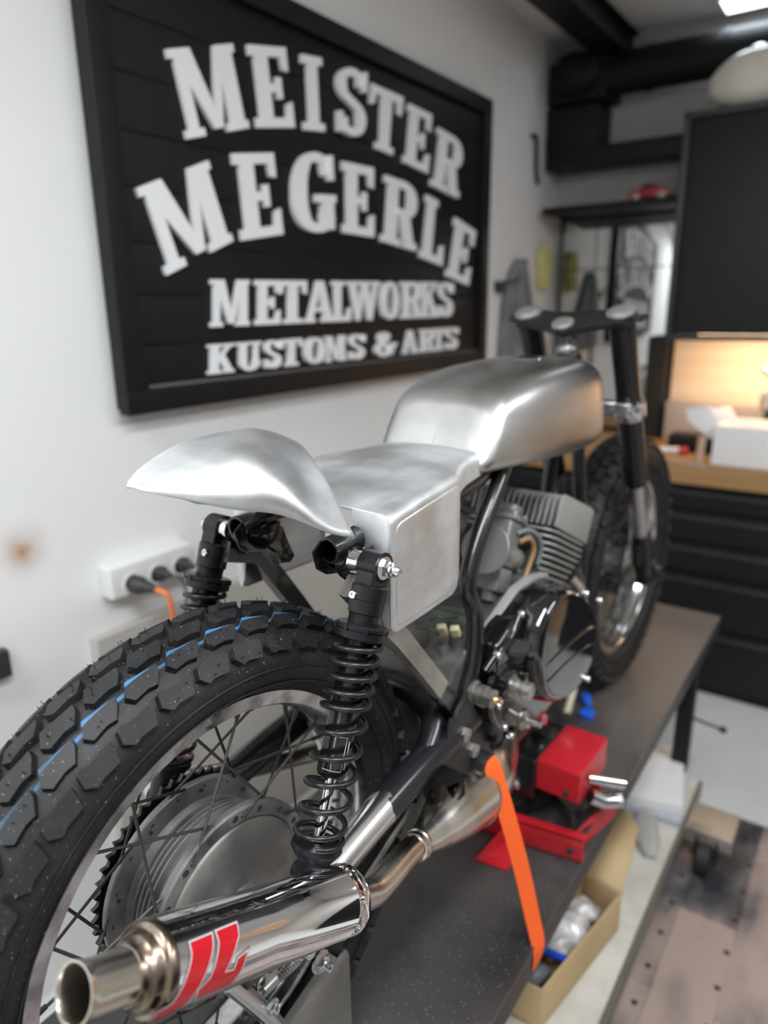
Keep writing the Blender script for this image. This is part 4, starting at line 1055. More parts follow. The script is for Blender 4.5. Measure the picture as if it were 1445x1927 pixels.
b = B(); b.lathe((WU+.044, .500, .022), (1,.35,-.12), [(0,.0),(0,.021),(.022,.022),(.030,.017),(.060,.008),(.062,0)], 28); P('plug_body', b, M_DARKP, pg)
b = B(); b.tube([(WU+.10, .520, .014),(WU+.125,.530,.004),(WU+.128,.537,-.03),(WU+.118,.545,-.10),(WU+.110,.548,-.20),(WU+.12,.55,-.40),(WU+.13,.5,-.88)], .0062, n=12, smooth=7)
P('orange_cable', b, mat('orange_cable', (.80,.22,.06), 0, .45), pg, label='orange cable')
for i, (v, z, dv, lb) in enumerate(((.571, .028, .05, 'small black plug with a thin grey cable in the middle socket'), (.640, .030, .045, 'small black plug with a thin cable in the right-hand socket'))):
    q = R('power_plug', lb, 'plug', (WU+.045, v, z))
    b = B(); b.lathe((WU+.044, v, z), (1,.3,-.1), [(0,.0),(0,.017),(.016,.018),(.022,.012),(.040,.005),(.041,0)], 24); P('plug_body', b, M_DARKP, q)
    b = B(); e = .04 if i == 0 else -.02
    b.tube([(WU+.080, v+.012, z-.004),(WU+.095, v+.028, z-.014),(WU+.085, v+.03+e*.4, z-.07),(WU+.06,.625-.02*i,-.115),(WU+.04,.615+.012*i,-.2),(WU+.04,.60,-.5),(WU+.06,.6,-.88)], .0028, n=8, smooth=6); P('cable', b, M_DARKP, q)
b = B(); b.box((WU+.014, 1.25, (FL-.086)/2), (.028, 1.70, -.086-FL), .003)
T('wall_panel', b, mat('beige_panel', (.46,.44,.40), 0, .55, col2=(.50,.48,.44), nscale=3), 'beige panel along the lower wall below the white socket', 'panel')
b = B(); b.box((WU+.012, .176, -.058), (.024, .070, .060), .004)
T('switch_box', b, M_DARKP, 'small dark switch box cut by the left edge, low on the white wall', 'switch box')
b = B(); b.box((WU+.014, 2.44, .715), (.028, .05, .045), .004)
b.tube([(WU+.02,2.44,.735),(WU+.06,2.46,.738),(WU+.075,2.50,.75)], .006, n=10, smooth=3)
T('coat_hook', b, M_DARKP, 'small black wall hook beside the hanging grey jacket', 'hook')
b = B(); b.cyl((WU+.012, 2.50, -.2), (WU+.012, 2.50, .68), .011, n=16)
T('wall_pipe', b, mat('pale_pipe', (.66,.68,.70), 0, .3), 'thin pale vertical pipe between sign and grey jacket', 'pipe')
def cloth(name, m, label, cat, pts, u0, amp, ph=0, n=22, mrows=26):
    """hanging cloth: outline rows (z, v_left, v_right)"""
    b = B(); rs = []
    zs = [p[0] for p in pts]
    for i in range(mrows+1):
        t = i/mrows; z = lerp(zs[0], zs[-1], t)
        zz = [-q for q in zs]
        a = cr(zz, [p[1] for p in pts], -z); c = cr(zz, [p[2] for p in pts], -z)
        fr_, bk = [], []
        for j in range(n+1):
            s_ = j/n; v = lerp(a, c, s_); w = amp*(.5+.5*t)*(math.sin(s_*14+ph+t*1.5)+.4*math.sin(s_*31+2*t))
            edge = math.sin(PI*s_)**.5
            fr_.append(Vector((u0+.018+.03*edge+w, v, z))); bk.append(Vector((u0+.006, v, z)))
        rs.append(fr_+bk[::-1])
    b.rings(rs)
    return T(name, b, m, label, cat, smooth=70)
cloth('work_jacket', mat('grey_blue_cloth', (.15,.17,.185), 0, .9, col2=(.21,.23,.245), nscale=12), 'grey blue work jacket hanging on the wall behind the handlebar yoke', 'jacket',
      [(.835,2.60,2.66),(.78,2.54,2.70),(.70,2.49,2.74),(.60,2.47,2.79),(.50,2.46,2.83),(.40,2.45,2.84)], WU, .010)
cloth('work_gloves', mat('yellow_fabric', (.62,.60,.24), 0, .85, col2=(.50,.48,.20), nscale=20), 'yellow work gloves hanging near the corner beside the glass', 'gloves',
      [(.905,2.86,2.93),(.86,2.83,2.96),(.80,2.84,2.95),(.75,2.83,2.94),(.715,2.85,2.91)], WU, .004, 1)
b = B(); b.tube([(WU+.012,2.72,1.34),(WU+.012,2.76,1.34),(WU+.012,2.77,1.27),(WU+.012,2.78,1.20),(WU+.012,2.80,1.16)], .010, n=10, smooth=4)
T('cable_loop', b, M_DARKP, 'small dark cable loop on the wall below the black duct', 'cable')

# ================================================================== BACK OF THE ROOM
M_BLK = mat('black_powder_steel', (.005,.005,.006), 0, .5, spec=.3)
M_BLK2 = mat('soft_black_cabinet', (.008,.0085,.010), 0, .42, spec=.32)
# mirror glass that shows the sign again
b = B(); b.box((-.55, WV-.012, .54), (.56, .010, .96), .001)
mr = obj('window_1', b, mat('dark_mirror_glass', (.60,.61,.60), 1, .03), room=True, kind='structure')
for c, d in (((-.825, WV-.02, .54), (.012,.02,.98)), ((-.272, WV-.02, .54), (.012,.02,.98)), ((-.55, WV-.02, 1.025), (.56,.02,.014)), ((-.55, WV-.02, .055), (.56,.02,.014)), ((-.655, WV-.016, .54), (.004,.010,.96)), ((-.55, WV-.016, .80), (.56,.010,.005))):
    b = B(); b.box(c, d, .001); P('window_frame', b, M_BLK, mr)
# shelf with the red model car, black rail above
b = B(); b.box((-.515, 2.93, 1.045), (.64, .24, .028), .002)
T('wall_shelf', b, M_BLK, 'thin black wall shelf carrying the red model car', 'shelf')
b = B(); b.box((-.50, 2.96, 1.262), (.70, .18, .075), .003)
T('steel_rail', b, M_BLK, 'thick black horizontal steel rail above the shelf with the red car', 'rail')
b = B(); b.box((-.745, 2.965, 1.385), (.235, .17, .17), .004); b.lathe((-.73,2.880,1.315), -Y, [(0,0),(0,.012),(.004,.010),(.004,0)], 16)
T('extractor_box', b, M_BLK, 'black box in the corner between the thick rail and the duct', 'box')
car = R('model_car', 'small red model car on the black wall shelf', 'toy car', (-.38, 2.90, 1.06))
b = B()
prof = [(-.085,.012),(-.083,.030),(-.070,.040),(-.045,.044),(-.028,.062),(.005,.066),(.032,.058),(.050,.044),(.078,.038),(.086,.026),(.085,.012)]
b.prism(prof, (-.385, 2.86, 1.059), X, Z, Y, .066, .006); P('body', b, mat('toy_red', (.45,.012,.02), 0, .25, coat=.6), car)
b = B(); b.prism([(-.040,.046),(-.025,.060),(.004,.063),(.028,.055),(.042,.045)], (-.385, 2.858, 1.059), X, Z, Y, .070, .002); P('window', b, mat('toy_glass', (.03,.03,.03), 0, .1), car)
for dx in (-.052,.052):
    for y in (2.857, 2.922):
        b = B(); b.lathe((-.385+dx, y, 1.074), Y, [(0,0),(0,.010),(.001,.015),(.010,.015),(.010,0)], 20); P('wheel', b, mat('toy_wheel', (.45,.43,.36), .3, .4), car)
# ceiling beam and ducts
b = B(); b.box((-.60, 2.60, 1.70), (.085, 1.10, .085), .003); b.box((-.60,2.60,1.747), (.13,1.1,.012)); b.box((-.60,2.60,1.655), (.13,1.1,.012))
b.lathe((-.60, 2.60, 1.648), -Z, [(0,0),(0,.012),(.008,.010),(.008,0)], 12)
T('ceiling_beam', b, M_BLK, 'black steel beam running along the ceiling above the corner', 'beam')
du = R('extraction_duct', 'thick round black extraction duct with a fan box, running under the ceiling to the corner', 'duct', (-.3, 2.9, 1.45))
b = B(); b.tube([(-.62,2.93,1.575),(-.35,2.93,1.575),(.0,2.93,1.57),(.20,2.93,1.55),(.45,2.93,1.56),(.9,2.93,1.56)], .082, n=32, smooth=6)
for u in (-.45, -.15, .2): b.lathe((u, 2.93, 1.573), X, [(0,.080),(0,.087),(.018,.087),(.018,.080)], 32, closed=True)
P('pipe', b, mat('black_duct', (.005,.005,.005), 0, .6, spec=.25), du)
b = B(); b.lathe((-.73,2.90,1.60), (-.0,-.18,-1), [(-.04,.0),(-.04,.10),(.02,.115),(.06,.11),(.09,.09),(.11,.06),(.11,0)], 32)
P('fan_housing', b, MATS['black_duct'], du)
b = B(); b.box((-.72,2.95,1.56), (.26,.19,.16), .01); P('fan_box', b, MATS['black_duct'], du)
# wall cabinet and what stands on it
cab = R('wall_cabinet', 'large black wall cabinet over the wooden workbench', 'cabinet', (.4, 2.8, .50))
b = B(); b.box((.42, 2.83, .915), (1.24, .43, .79), .004); P('carcass', b, M_BLK2, cab)
b = B()
for c, d in (((.42,2.612,1.302),(1.25,.022,.022)), ((.42,2.612,.508),(1.25,.022,.022)), ((-.193,2.612,.905),(.022,.022,.80)), ((1.033,2.612,.905),(.022,.022,.80))): b.box(c, d, .003)
P('door_frame', b, mat('cabinet_edge', (.03,.031,.034), 0, .35), cab)
b = B(); b.box((.42, 2.618, .905), (1.18, .012, .76), .003); P('door', b, M_BLK2, cab)
b = B(); b.box((-.315, 2.985, .27), (.085, .06, .455), .003)
T('side_post', b, mat('matt_black_post', (.008,.008,.008), 0, .8), 'black upright under the left end of the wall cabinet', 'post')
tk = R('spare_fuel_tank', 'cream white rounded fuel tank lying on top of the black wall cabinet', 'fuel tank', (.06, 2.8, 1.31))
b = B(); rs = []
for i in range(15):
    t = i/14; u = -.155+.40*t; s_ = math.sin(min(1, t*2.6+.12)*PI/2)**.7*(1 if t < .8 else math.sqrt(max(.02, 1-((t-.8)/.2)**2)))
    rs.append([Vector((u, 2.74+.088*s_*math.copysign(abs(math.cos(a))**.7, math.cos(a)), 1.412+.098*s_*math.copysign(abs(math.sin(a))**.75, math.sin(a))+.010*t)) for a in [2*PI*k/28 for k in range(28)]])
b.rings(rs); P('tank_shell', b, mat('cream_paint', (.78,.74,.66), 0, .35), tk, smooth=80)
b = B(); b.lathe((.0,2.74,1.505), Z, [(0,0),(0,.032),(.016,.030),(.020,.024),(.020,0)], 24); P('filler_cap', b, M_STEEL, tk)
b = B(); b.box((-.14,2.74,1.325), (.06,.10,.03), .008); P('tank_foot', b, mat('dull_bracket', (.35,.34,.32), .5, .5), tk)
# workbench with drawers
wb = R('workbench', 'long workbench with oiled wooden top and black drawer cabinets', 'workbench', (.1, 2.7, FL))
WBZ = .040
b = B(); b.box((.13, 2.725, WBZ-.035), (1.98, .65, .07), .004)
P('worktop', b, mat('oiled_wood', (.28,.150,.052), 0, .45, col2=(.38,.22,.09), nscale=3, stretch=(.3,6,6), rvar=.08), wb)
b = B(); b.box((.13, 2.76, (FL+WBZ-.07)/2), (1.92, .56, WBZ-.07-FL-.002), .003); P('cabinet_body', b, M_BLK, wb)
for c in range(3):
    u = -.49+.61*c
    zz = WBZ-.085
    for h in (.10,.13,.13,.22,.26):
        b = B(); b.box((u, 2.468, zz-h/2), (.57, .020, h-.012), .003); dr = P('drawer', b, M_BLK2, wb)
        b = B(); b.box((u, 2.452, zz-.030), (.46, .018, .016), .004); P('handle', b, mat('dark_handle', (.035,.036,.038), .3, .35), dr)
        zz -= h
# lit splash panel
b = B(); b.box((.40, 3.045, .275), (1.32, .022, .46), .001)
T('splash_panel', b, mat('pale_wood_panel', (.66,.52,.40), 0, .6, col2=(.72,.58,.46), nscale=4, stretch=(.4,1,5)), 'pale wooden splash panel lit from under the wall cabinet', 'wall panel')
b = B(); b.box((.40, 2.955, WBZ+.09), (1.30, .06, .178), .004)
T('bench_upstand', b, mat('pinkish_grey_metal', (.34,.29,.26), .3, .5, col2=(.40,.34,.31), nscale=5), 'low greyish upstand at the back of the workbench', 'upstand')
b = B(); b.box((.40, 2.74, .514), (1.0, .05, .012), .003)
P('strip_lamp', b, mat('warm_strip', (1,.8,.6), 0, .5, emit=(1,.70,.42), estr=6), cab)
# white foam box with an open flap, tool case, tube, pliers
fb = R('foam_box', 'white open box standing on the workbench right of the fork', 'box', (.18, 2.6, WBZ))
M_FOAM = mat('white_card', (.80,.80,.79), 0, .6)
for nm, c, d, rz in (('side_wall', (.25,2.49,.115), (.42,.008,.150), 0), ('side_wall', (.25,2.73,.115), (.42,.008,.150), 0), ('side_wall', (.045,2.61,.115), (.008,.24,.150), 0), ('bottom', (.25,2.61,.044), (.42,.24,.006), 0), ('side_wall', (.455,2.61,.115), (.008,.24,.150), 0)):
    b = B(); b.box(c, d, .001); P(nm, b, M_FOAM, fb)
b = B(); b.prism([(0,0),(-.05,.055),(-.13,.035),(-.115,-.01),(-.02,-.075)], (.045,2.55,.200), Vector((1,.0,0)), Vector((0,.25,1)).normalized(), Y, .008, .001); P('flap', b, M_FOAM, fb)
b = B(); b.prism([(0,0),(-.05,.055),(.02,.07),(.06,.0)], (.045,2.56,.200), X, Vector((0,.7,.7)), Y, .008, .001); P('flap', b, M_FOAM, fb)
b = B(); b.box((-.07, 2.74, WBZ+.035), (.20, .12, .068), .008); b.box((-.07,2.68,WBZ+.04), (.05,.012,.016), .003)
T('tool_case', b, M_BLK, 'black tool case lying on the workbench behind the white box', 'tool case')
b = B(); b.cyl((-.006,2.50,WBZ+.0), (-.002,2.505,WBZ+.100), .015, n=16)
T('wooden_dowel', b, mat('pale_dowel', (.55,.38,.26), 0, .6), 'short pale wooden dowel standing left of the white box', 'dowel')
tb = R('glue_tube', 'red and white tube lying on the workbench behind the fork', 'tube', (-.15, 2.62, WBZ))
b = B(); b.tube([(-.205,2.60,WBZ+.014),(-.11,2.62,WBZ+.016)], [.013,.014], n=16); P('tube_body', b, mat('tube_white', (.72,.68,.68), 0, .4), tb)
b = B(); b.cyl((-.11,2.62,WBZ+.016), (-.075,2.628,WBZ+.016), .0145, n=16); P('tube_cap', b, mat('tube_red', (.55,.02,.03), 0, .35), tb)
b = B(); b.cyl((-.228,2.595,WBZ+.014), (-.205,2.60,WBZ+.014), .0135, n=16); P('tube_end', b, MATS['tube_red'], tb)
vc = R('bench_vice', 'dark angled bench tool behind the white box at the right edge', 'vice', (.19, 2.82, WBZ))
b = B(); b.tube([(.18,2.80,.22),(.165,2.79,.27),(.20,2.79,.33),(.14,2.79,.385)], [.03,.022,.016,.012], n=12, smooth=5); b.tube([(.20,2.79,.33),(.27,2.79,.40)], .012, n=10); P('arm', b, M_BARE, vc)
b = B(); b.lathe((.19,2.80,WBZ), Z, [(0,0),(0,.06),(.02,.055),(.03,.03),(.15,.028),(.19,.036),(.19,0)], 24); P('stand', b, M_DARKP, vc)
b = B(); b.prism([(0,0),(.14,-.02),(.13,-.06),(0,-.03)], (-.10,2.46,WBZ+.0035), X, Y, Z, .0015); 
T('paper_sheet', b, mat('greyish_paper', (.5,.46,.43), 0, .6), 'small grey sheet lying at the front of the workbench', 'paper')

# ================================================================== LIFT BENCH (bike stands on it)
BZ = -.33
lb = R('lift_bench', 'long narrow black steel work bench carrying the motorcycle', 'bench', (-.03, .9, FL))
def bench_mat():
    m = bpy.data.materials.new('speckled_black_plate'); m.use_nodes = True
    N = m.node_tree.nodes; L = m.node_tree.links; b = N['Principled BSDF']; b.inputs['Roughness'].default_value = .42
    tc = N.new('ShaderNodeTexCoord')
    n = N.new('ShaderNodeTexNoise'); n.inputs['Scale'].default_value = 3.2; n.inputs['Detail'].default_value = 6; L.new(tc.outputs['Object'], n.inputs['Vector'])
    r = N.new('ShaderNodeValToRGB'); L.new(n.outputs['Fac'], r.inputs['Fac']); r.color_ramp.elements[0].position = .35; r.color_ramp.elements[0].color = (.028,.0275,.028,1); r.color_ramp.elements[1].position = .72; r.color_ramp.elements[1].color = (.090,.082,.076,1)
    v = N.new('ShaderNodeTexVoronoi'); v.inputs['Scale'].default_value = 190; L.new(tc.outputs['Object'], v.inputs['Vector'])
    lt = N.new('ShaderNodeMath'); lt.operation = 'LESS_THAN'; lt.inputs[1].default_value = .13; L.new(v.outputs['Distance'], lt.inputs[0])
    sx = N.new('ShaderNodeSeparateColor'); L.new(v.outputs['Color'], sx.inputs[0])
    g = N.new('ShaderNodeMath'); g.operation = 'GREATER_THAN'; g.inputs[1].default_value = .45; L.new(sx.outputs[0], g.inputs[0])
    mu = N.new('ShaderNodeMath'); mu.operation = 'MULTIPLY'; L.new(lt.outputs[0], mu.inputs[0]); L.new(g.outputs[0], mu.inputs[1])
    mx = N.new('ShaderNodeMix'); mx.data_type = 'RGBA'; L.new(mu.outputs[0], mx.inputs[0]); L.new(r.outputs[0], mx.inputs[6]); mx.inputs[7].default_value = (.34,.32,.28,1)
    sy = N.new('ShaderNodeSeparateXYZ'); L.new(tc.outputs['Object'], sy.inputs[0])      # warm grazing sheen painted in brown toward the far end
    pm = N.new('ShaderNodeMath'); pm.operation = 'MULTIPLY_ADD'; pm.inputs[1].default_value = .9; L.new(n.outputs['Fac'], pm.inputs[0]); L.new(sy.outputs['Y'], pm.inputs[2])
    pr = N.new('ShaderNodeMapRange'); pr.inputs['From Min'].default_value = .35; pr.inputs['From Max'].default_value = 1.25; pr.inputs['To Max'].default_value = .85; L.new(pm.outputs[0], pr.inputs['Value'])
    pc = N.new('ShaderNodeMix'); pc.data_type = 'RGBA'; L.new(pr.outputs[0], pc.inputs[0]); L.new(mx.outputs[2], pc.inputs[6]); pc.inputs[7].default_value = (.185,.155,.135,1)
    L.new(pc.outputs[2], b.inputs['Base Color'])
    mr2 = N.new('ShaderNodeMapRange'); mr2.inputs['From Min'].default_value = .3; mr2.inputs['From Max'].default_value = .7; mr2.inputs['To Min'].default_value = .24; mr2.inputs['To Max'].default_value = .40; L.new(n.outputs['Fac'], mr2.inputs['Value']); L.new(mr2.outputs[0], b.inputs['Roughness'])
    return m
BU0, BU1, BV0, BV1 = -.30, .2235, -.55, 1.90
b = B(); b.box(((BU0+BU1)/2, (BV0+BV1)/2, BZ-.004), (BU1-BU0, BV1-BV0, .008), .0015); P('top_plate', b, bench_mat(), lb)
b = B(); b.box((BU1-.003, (BV0+BV1)/2, BZ-.030), (.006, BV1-BV0-.002, .048), .002); P('side_skirt', b, mat('dark_edge', (.05,.048,.046), .2, .45), lb)
b = B(); b.box((BU0+.003, (BV0+BV1)/2, BZ-.030), (.006, BV1-BV0-.002, .048), .002); P('side_skirt', b, MATS['dark_edge'], lb)
for u in (BU0+.04, BU1-.03):
    for v in (BV0+.3, 1.66):
        b = B(); b.box((u, v, (BZ-.008+-.775)/2), (.045, .045, .775+BZ-.008+.0), .002); P('leg', b, M_BLK, lb)
b = B(); b.box(((BU0+.262)/2, .60, -.795), (.262-BU0, 2.1, .030), .002); P('lower_shelf', b, mat('cream_shelf', (.62,.60,.55), 0, .55, col2=(.50,.48,.43), nscale=9), lb)
b = B(); b.box((.262, .60, -.800), (.010, 2.1, .05), .001); P('shelf_edge', b, mat('worn_grey_steel', (.20,.195,.18), .5, .45), lb)
b = B(); b.cyl((.205,1.66,-.575), (.300,1.64,-.575), .004, n=8); b.ell((.303,1.64,-.575), (.012,.012,.010)); P('stop_pin', b, M_DARKP, lb)
for (u, v) in ((.325, 1.50), (.325, -.35), (-.36, 1.50), (-.36,-.35)):
    s_ = 1 if u > 0 else -1
    b = B(); b.box((u, v, -.792), (.125, .125, .010), .003); b.box((u, v-.060, -.812), (.125, .006, .045), .003); b.box((u-.02*s_, v-.056, -.788), (.05,.03,.012), .002)
    b.bolt((u+.035, v-.064, -.812), -Y, .008, .004, 0)
    cs = P('caster_bracket', b, mat('brushed_caster_steel', (.45,.42,.38), .7, .45), lb)
    b = B(); b.lathe((u-.022, v-.06+.0, -.870), X, [(0,.0),(0,.040),(.004,.050),(.034,.050),(.038,.040),(.038,0)], 32); P('caster_wheel', b, M_RUBB, cs)
    for du_ in (-.026, .026):
        b = B(); b.box((u+du_, v-.05, -.845), (.005,.05,.075), .001); P('caster_cheek', b, M_BLK, cs)
# sheets and cardboard box on the lower shelf
for i, (c, d, rz, lb_) in enumerate((((.125,1.555,-.742),(.20,.30,.026),.20,'white paper sheet on top of the pile under the bench'),)):
    b = B(); b.box(c, d, 0, rot=Matrix.Rotation(rz, 3, 'Z')); T('paper_sheet', b, mat('white_paper', (.80,.80,.80), 0, .6), lb_, 'paper')
b = B(); b.box((.12,1.56,-.768), (.24,.34,.022), .002, rot=Matrix.Rotation(.1, 3, 'Z')); T('plastic_sleeve', b, mat('bluish_plastic', (.45,.48,.52), 0, .25, coat=.4), 'bluish plastic sleeve under the white paper on the lower shelf', 'sleeve')
b = B(); b.tube([(.16,1.40,-.762),(.18,1.34,-.757),(.205,1.28,-.762),(.22,1.24,-.772)], [.02,.032,.03,.015], n=14, smooth=4, flat=.5); T('plastic_bag', b, mat('grey_film', (.38,.37,.36), 0, .3, bump=.8, bscale=30), 'crumpled greyish plastic film beside the cardboard flap', 'plastic film')
cb = R('cardboard_box', 'open cardboard box full of oddments on the shelf under the bench', 'cardboard box', (.10, .78, -.78))
M_CARD = mat('cardboard', (.50,.36,.19), 0, .75, col2=(.56,.41,.22), nscale=5, bump=.05, bscale=100)
cz0, cz1 = -.779, -.676
A0, A1, A2, A3 = Vector((.163,.640)), Vector((.219,.972)), Vector((.118,.996)), Vector((.088,.636))
def wall2(name, p, q, z0, z1, m, th=.004):
    d = (q-p).normalized(); n_ = Vector((d.y, -d.x))
    b = B(); b.prism([(0,z0),((q-p).length,z0),((q-p).length,z1),(0,z1)], (p.x, p.y, 0), (d.x,d.y,0), Z, (-n_.x,-n_.y,0), th, .0006); P(name, b, m, cb)
for p, q in ((A0,A1),(A1,A2),(A2,A3),(A3,A0)): wall2('side_wall', p, q, cz0, cz1, M_CARD)
b = B(); b.prism([tuple(A0),tuple(A1),tuple(A2),tuple(A3)], (0,0,cz0), X, Y, Z, .004); P('bottom', b, M_CARD, cb)
b = B(); b._add([Vector((A1.x,A1.y,cz1)), Vector((A2.x,A2.y,cz1)), Vector((.137,1.238,-.655)), Vector((.195,1.192,-.660))], [(0,1,2,3)]); P('flap', b, M_CARD, cb, mods=[solid(.004)])
# inside the box
bg = R('parts_bag', 'clear plastic bag of small parts with a blue strip in the cardboard box', 'plastic bag', (.15,.86,-.76))
b = B(); rs = []
for i in range(17):
    t = i/16; r_ = math.sin(min(1,t*1.15+.05)*PI)**.5 if t < .8 else .75
    c_ = Vector((.130+.025*t, .765+.17*t, -.722+.012*math.sin(t*3)))
    rs.append([c_+Vector((.045*r_*math.cos(a), 0, (.030+.008*math.sin(3*a+i*1.7))*r_*math.sin(a)+.004*math.sin(5*a+i))) for a in [2*PI*k/22 for k in range(22)]])
b.rings(rs); P('bag', b, mat('clear_crinkled_plastic', (.75,.75,.75), 0, .12, bump=1, bscale=45, col2=(.38,.34,.32), nscale=18, coat=1), bg, smooth=70)
b = B(); b.box((.137,.752,-.700), (.085,.014,.012), .003, rot=Matrix.Rotation(.1,3,'Z')); P('blue_strip', b, mat('blue_plastic', (.01,.07,.55), 0, .35), bg)
b = B(); b.tube([(.105,.672,-.755),(.12,.69,-.722),(.13,.715,-.722),(.14,.735,-.74)], [.012,.02,.018,.01], n=14, smooth=5); T('grey_hose', b, mat('grey_hose', (.16,.16,.16), 0, .4), 'short grey hose piece at the near end of the cardboard box', 'hose')
b = B(); b.box((.118,.70,-.757), (.05,.07,.034), .010, rot=Matrix.Rotation(.1,3,'Z')); T('dark_oddment', b, M_DARKP, 'dark rubbery lump in the near corner of the cardboard box', 'rubber part')
b = B(); b.box((1.80, 2.62, FL+.62), (1.25, .018, 1.24), .003); T('warm_reflector_board', b, mat('reflector_board_brown', (.50,.31,.18), 0, .5, col2=(.58,.39,.25), nscale=3, stretch=(1,1,.2)), 'unseen warm brown board added for reflections at the right end of the workbench', 'board')  # unseen board added to give the bare metal warm reflections
# unseen black cabinet added at the right wall for dark reflections in the metal
b = B(); b.box((2.40,-.2,-.02), (.55,2.4,1.79), .01); T('dark_reflection_locker', b, M_BLK2, 'unseen tall black locker added against the right wall for dark reflections', 'locker')
# ================================================================== THINGS ON THE BENCH
# red jack under the engine (bike frame of reference)
jk = root('motorcycle_jack', 'red and black hydraulic motorcycle jack standing under the engine', 'jack', (.09, .70, -.33))
def J(name, b, m, **k): return obj(name, b, m, jk, **k)
jz = -.33
b = B()
def chan(b, p, q, h, t=.004, w=.022):
    p = Vector(p); q = Vector(q); d = (q-p).normalized(); s = Vector((-d.y, d.x, 0))
    L_ = (q-p).length
    b.prism([(0,0),(L_,0),(L_,h),(0,h)], p, d, Z, s, t, .001)
    b.prism([(0,0),(L_,0),(L_,w),(0,w)], p+Z*(h-t), d, s, Z, t, .001)
    b.prism([(0,0),(L_,0),(L_,w),(0,w)], p, d, s, Z, t, .001)
chan(b, (-.04,.592,jz+.002), (.206,.634,jz+.002), .046)
b.prism([(0,0),(.25,0),(.25,.046),(0,.046)], (-.075,.770,jz+.002), (.986,.168,0), Z, (-.168,.986,0), .004, .001)
b.box((.196,.715,jz+.024), (.006,.16,.046), .002, rot=Matrix.Rotation(-.17,3,'Z'))
b.box((-.055,.682,jz+.024), (.006,.17,.046), .002, rot=Matrix.Rotation(-.17,3,'Z'))
J('base_frame', b, M_RED)
b = B()
b.prism([(0,0),(.062,.010),(.050,.088),(.030,.085)], (.045,.530,jz+.001), X, Y, Z, .004, .001)
b._add([Vector(p) for p in ((.045,.530,jz+.004),(.075,.615,jz+.046),(.070,.612,jz+.004))], [(0,1,2)])
b.prism([(0,0),(.088,.0),(.085,.04)], (.045,.530,jz+.003), Vector((.33,.94,0)), Z, (.94,-.33,0), .003, .0006)
J('foot_plate', b, M_RED)
b = B(); b.prism([(0,0),(.10,0),(.10,.10),(.06,.13),(.03,.13),(0,.05)], (-.03,.74,jz+.02), Vector((.35,.94,0)), Z, (.94,-.35,0), .004, .001); J('rear_cheek', b, M_RED)
rz = Matrix.Rotation(.03, 3, 'Z')
b = B()
c = Vector((.142,.727,-.203)); 
b.box((.142,.727,-.170), (.083,.135,.005), .002); b.box((.142,.660,-.200), (.083,.005,.060), .002); b.box((.1815,.727,-.200), (.004,.130,.060), .002); b.box((.142,.793,-.2), (.083,.004,.060), .002)
hd = J('cover', b, M_RED)
b = B(); b.screw((.160,.657,-.216), -Y, .006, .004); obj('cover_screw', b, M_DARKP, hd)
b = B(); b.box((.066,.725,-.215), (.066,.14,.085), .004)
J('pump_block', b, M_BLACK)
b = B(); b.lathe((.060,.655,-.236), -Y, [(0,0),(0,.012),(.006,.012),(.010,.006),(.010,0)], 18); J('pump_plug', b, M_STEEL)
b = B()
for (p, q) in (((.03,.625,jz+.015),(.17,.75,jz+.09)),((.06,.76,jz+.02),(.18,.64,jz+.075)),((-.02,.64,jz+.02),(.09,.76,jz+.10))):
    p = Vector(p); q = Vector(q); d = (q-p).normalized(); s = Z.cross(d).normalized(); u = d.cross(s)
    b.prism([(0,-.010),((q-p).length,-.010),((q-p).length,.010),(0,.010)], p, d, u, s, .008, .002)
b.cyl((.185,.655,jz+.035),(.185,.775,jz+.035),.012,n=18)
J('scissor_arm', b, mat('jack_black', (.02,.02,.02), .2, .4))
b = B(); b.screw((.185,.628,jz+.024), Vector((.17,-.98,0)), .006, .004); J('frame_bolt', b, M_DARKP)
b = B(); b.cyl((.183,.70,-.200),(.236,.742,-.215),.009,n=18); J('handle_socket', b, M_CHROME)
b = B(); b.tube([(.19,.70,-.235),(.21,.715,-.248),(.228,.735,-.25)], [.014,.012,.013], n=16); b.lathe((.226,.733,-.25), (.7,.7,0), [(0,0),(0,.014),(.010,.014),(.012,.0)], 6); J('release_valve', b, M_STEEL)
b = B(); b.cyl((.070,.735,-.175),(.070,.740,-.145),.012,n=20); b.lathe((.070,.735,-.172), Z, [(0,0),(0,.016),(.012,.016),(.012,0)], 20); J('ram_base', b, M_BLACK)
b = B(); b.lathe((.070,.740,-.147), Z, [(0,0),(0,.0115),(.020,.0115),(.020,.009),(.024,.009),(.024,.0)], 24); J('ram_collar', b, M_CHROME)
b = B(); b.lathe((.070,.740,-.124), Z, [(0,0),(0,.0075),(.030,.0075),(.032,.009),(.040,.009),(.040,0)], 20); J('ram', b, M_BLACK)
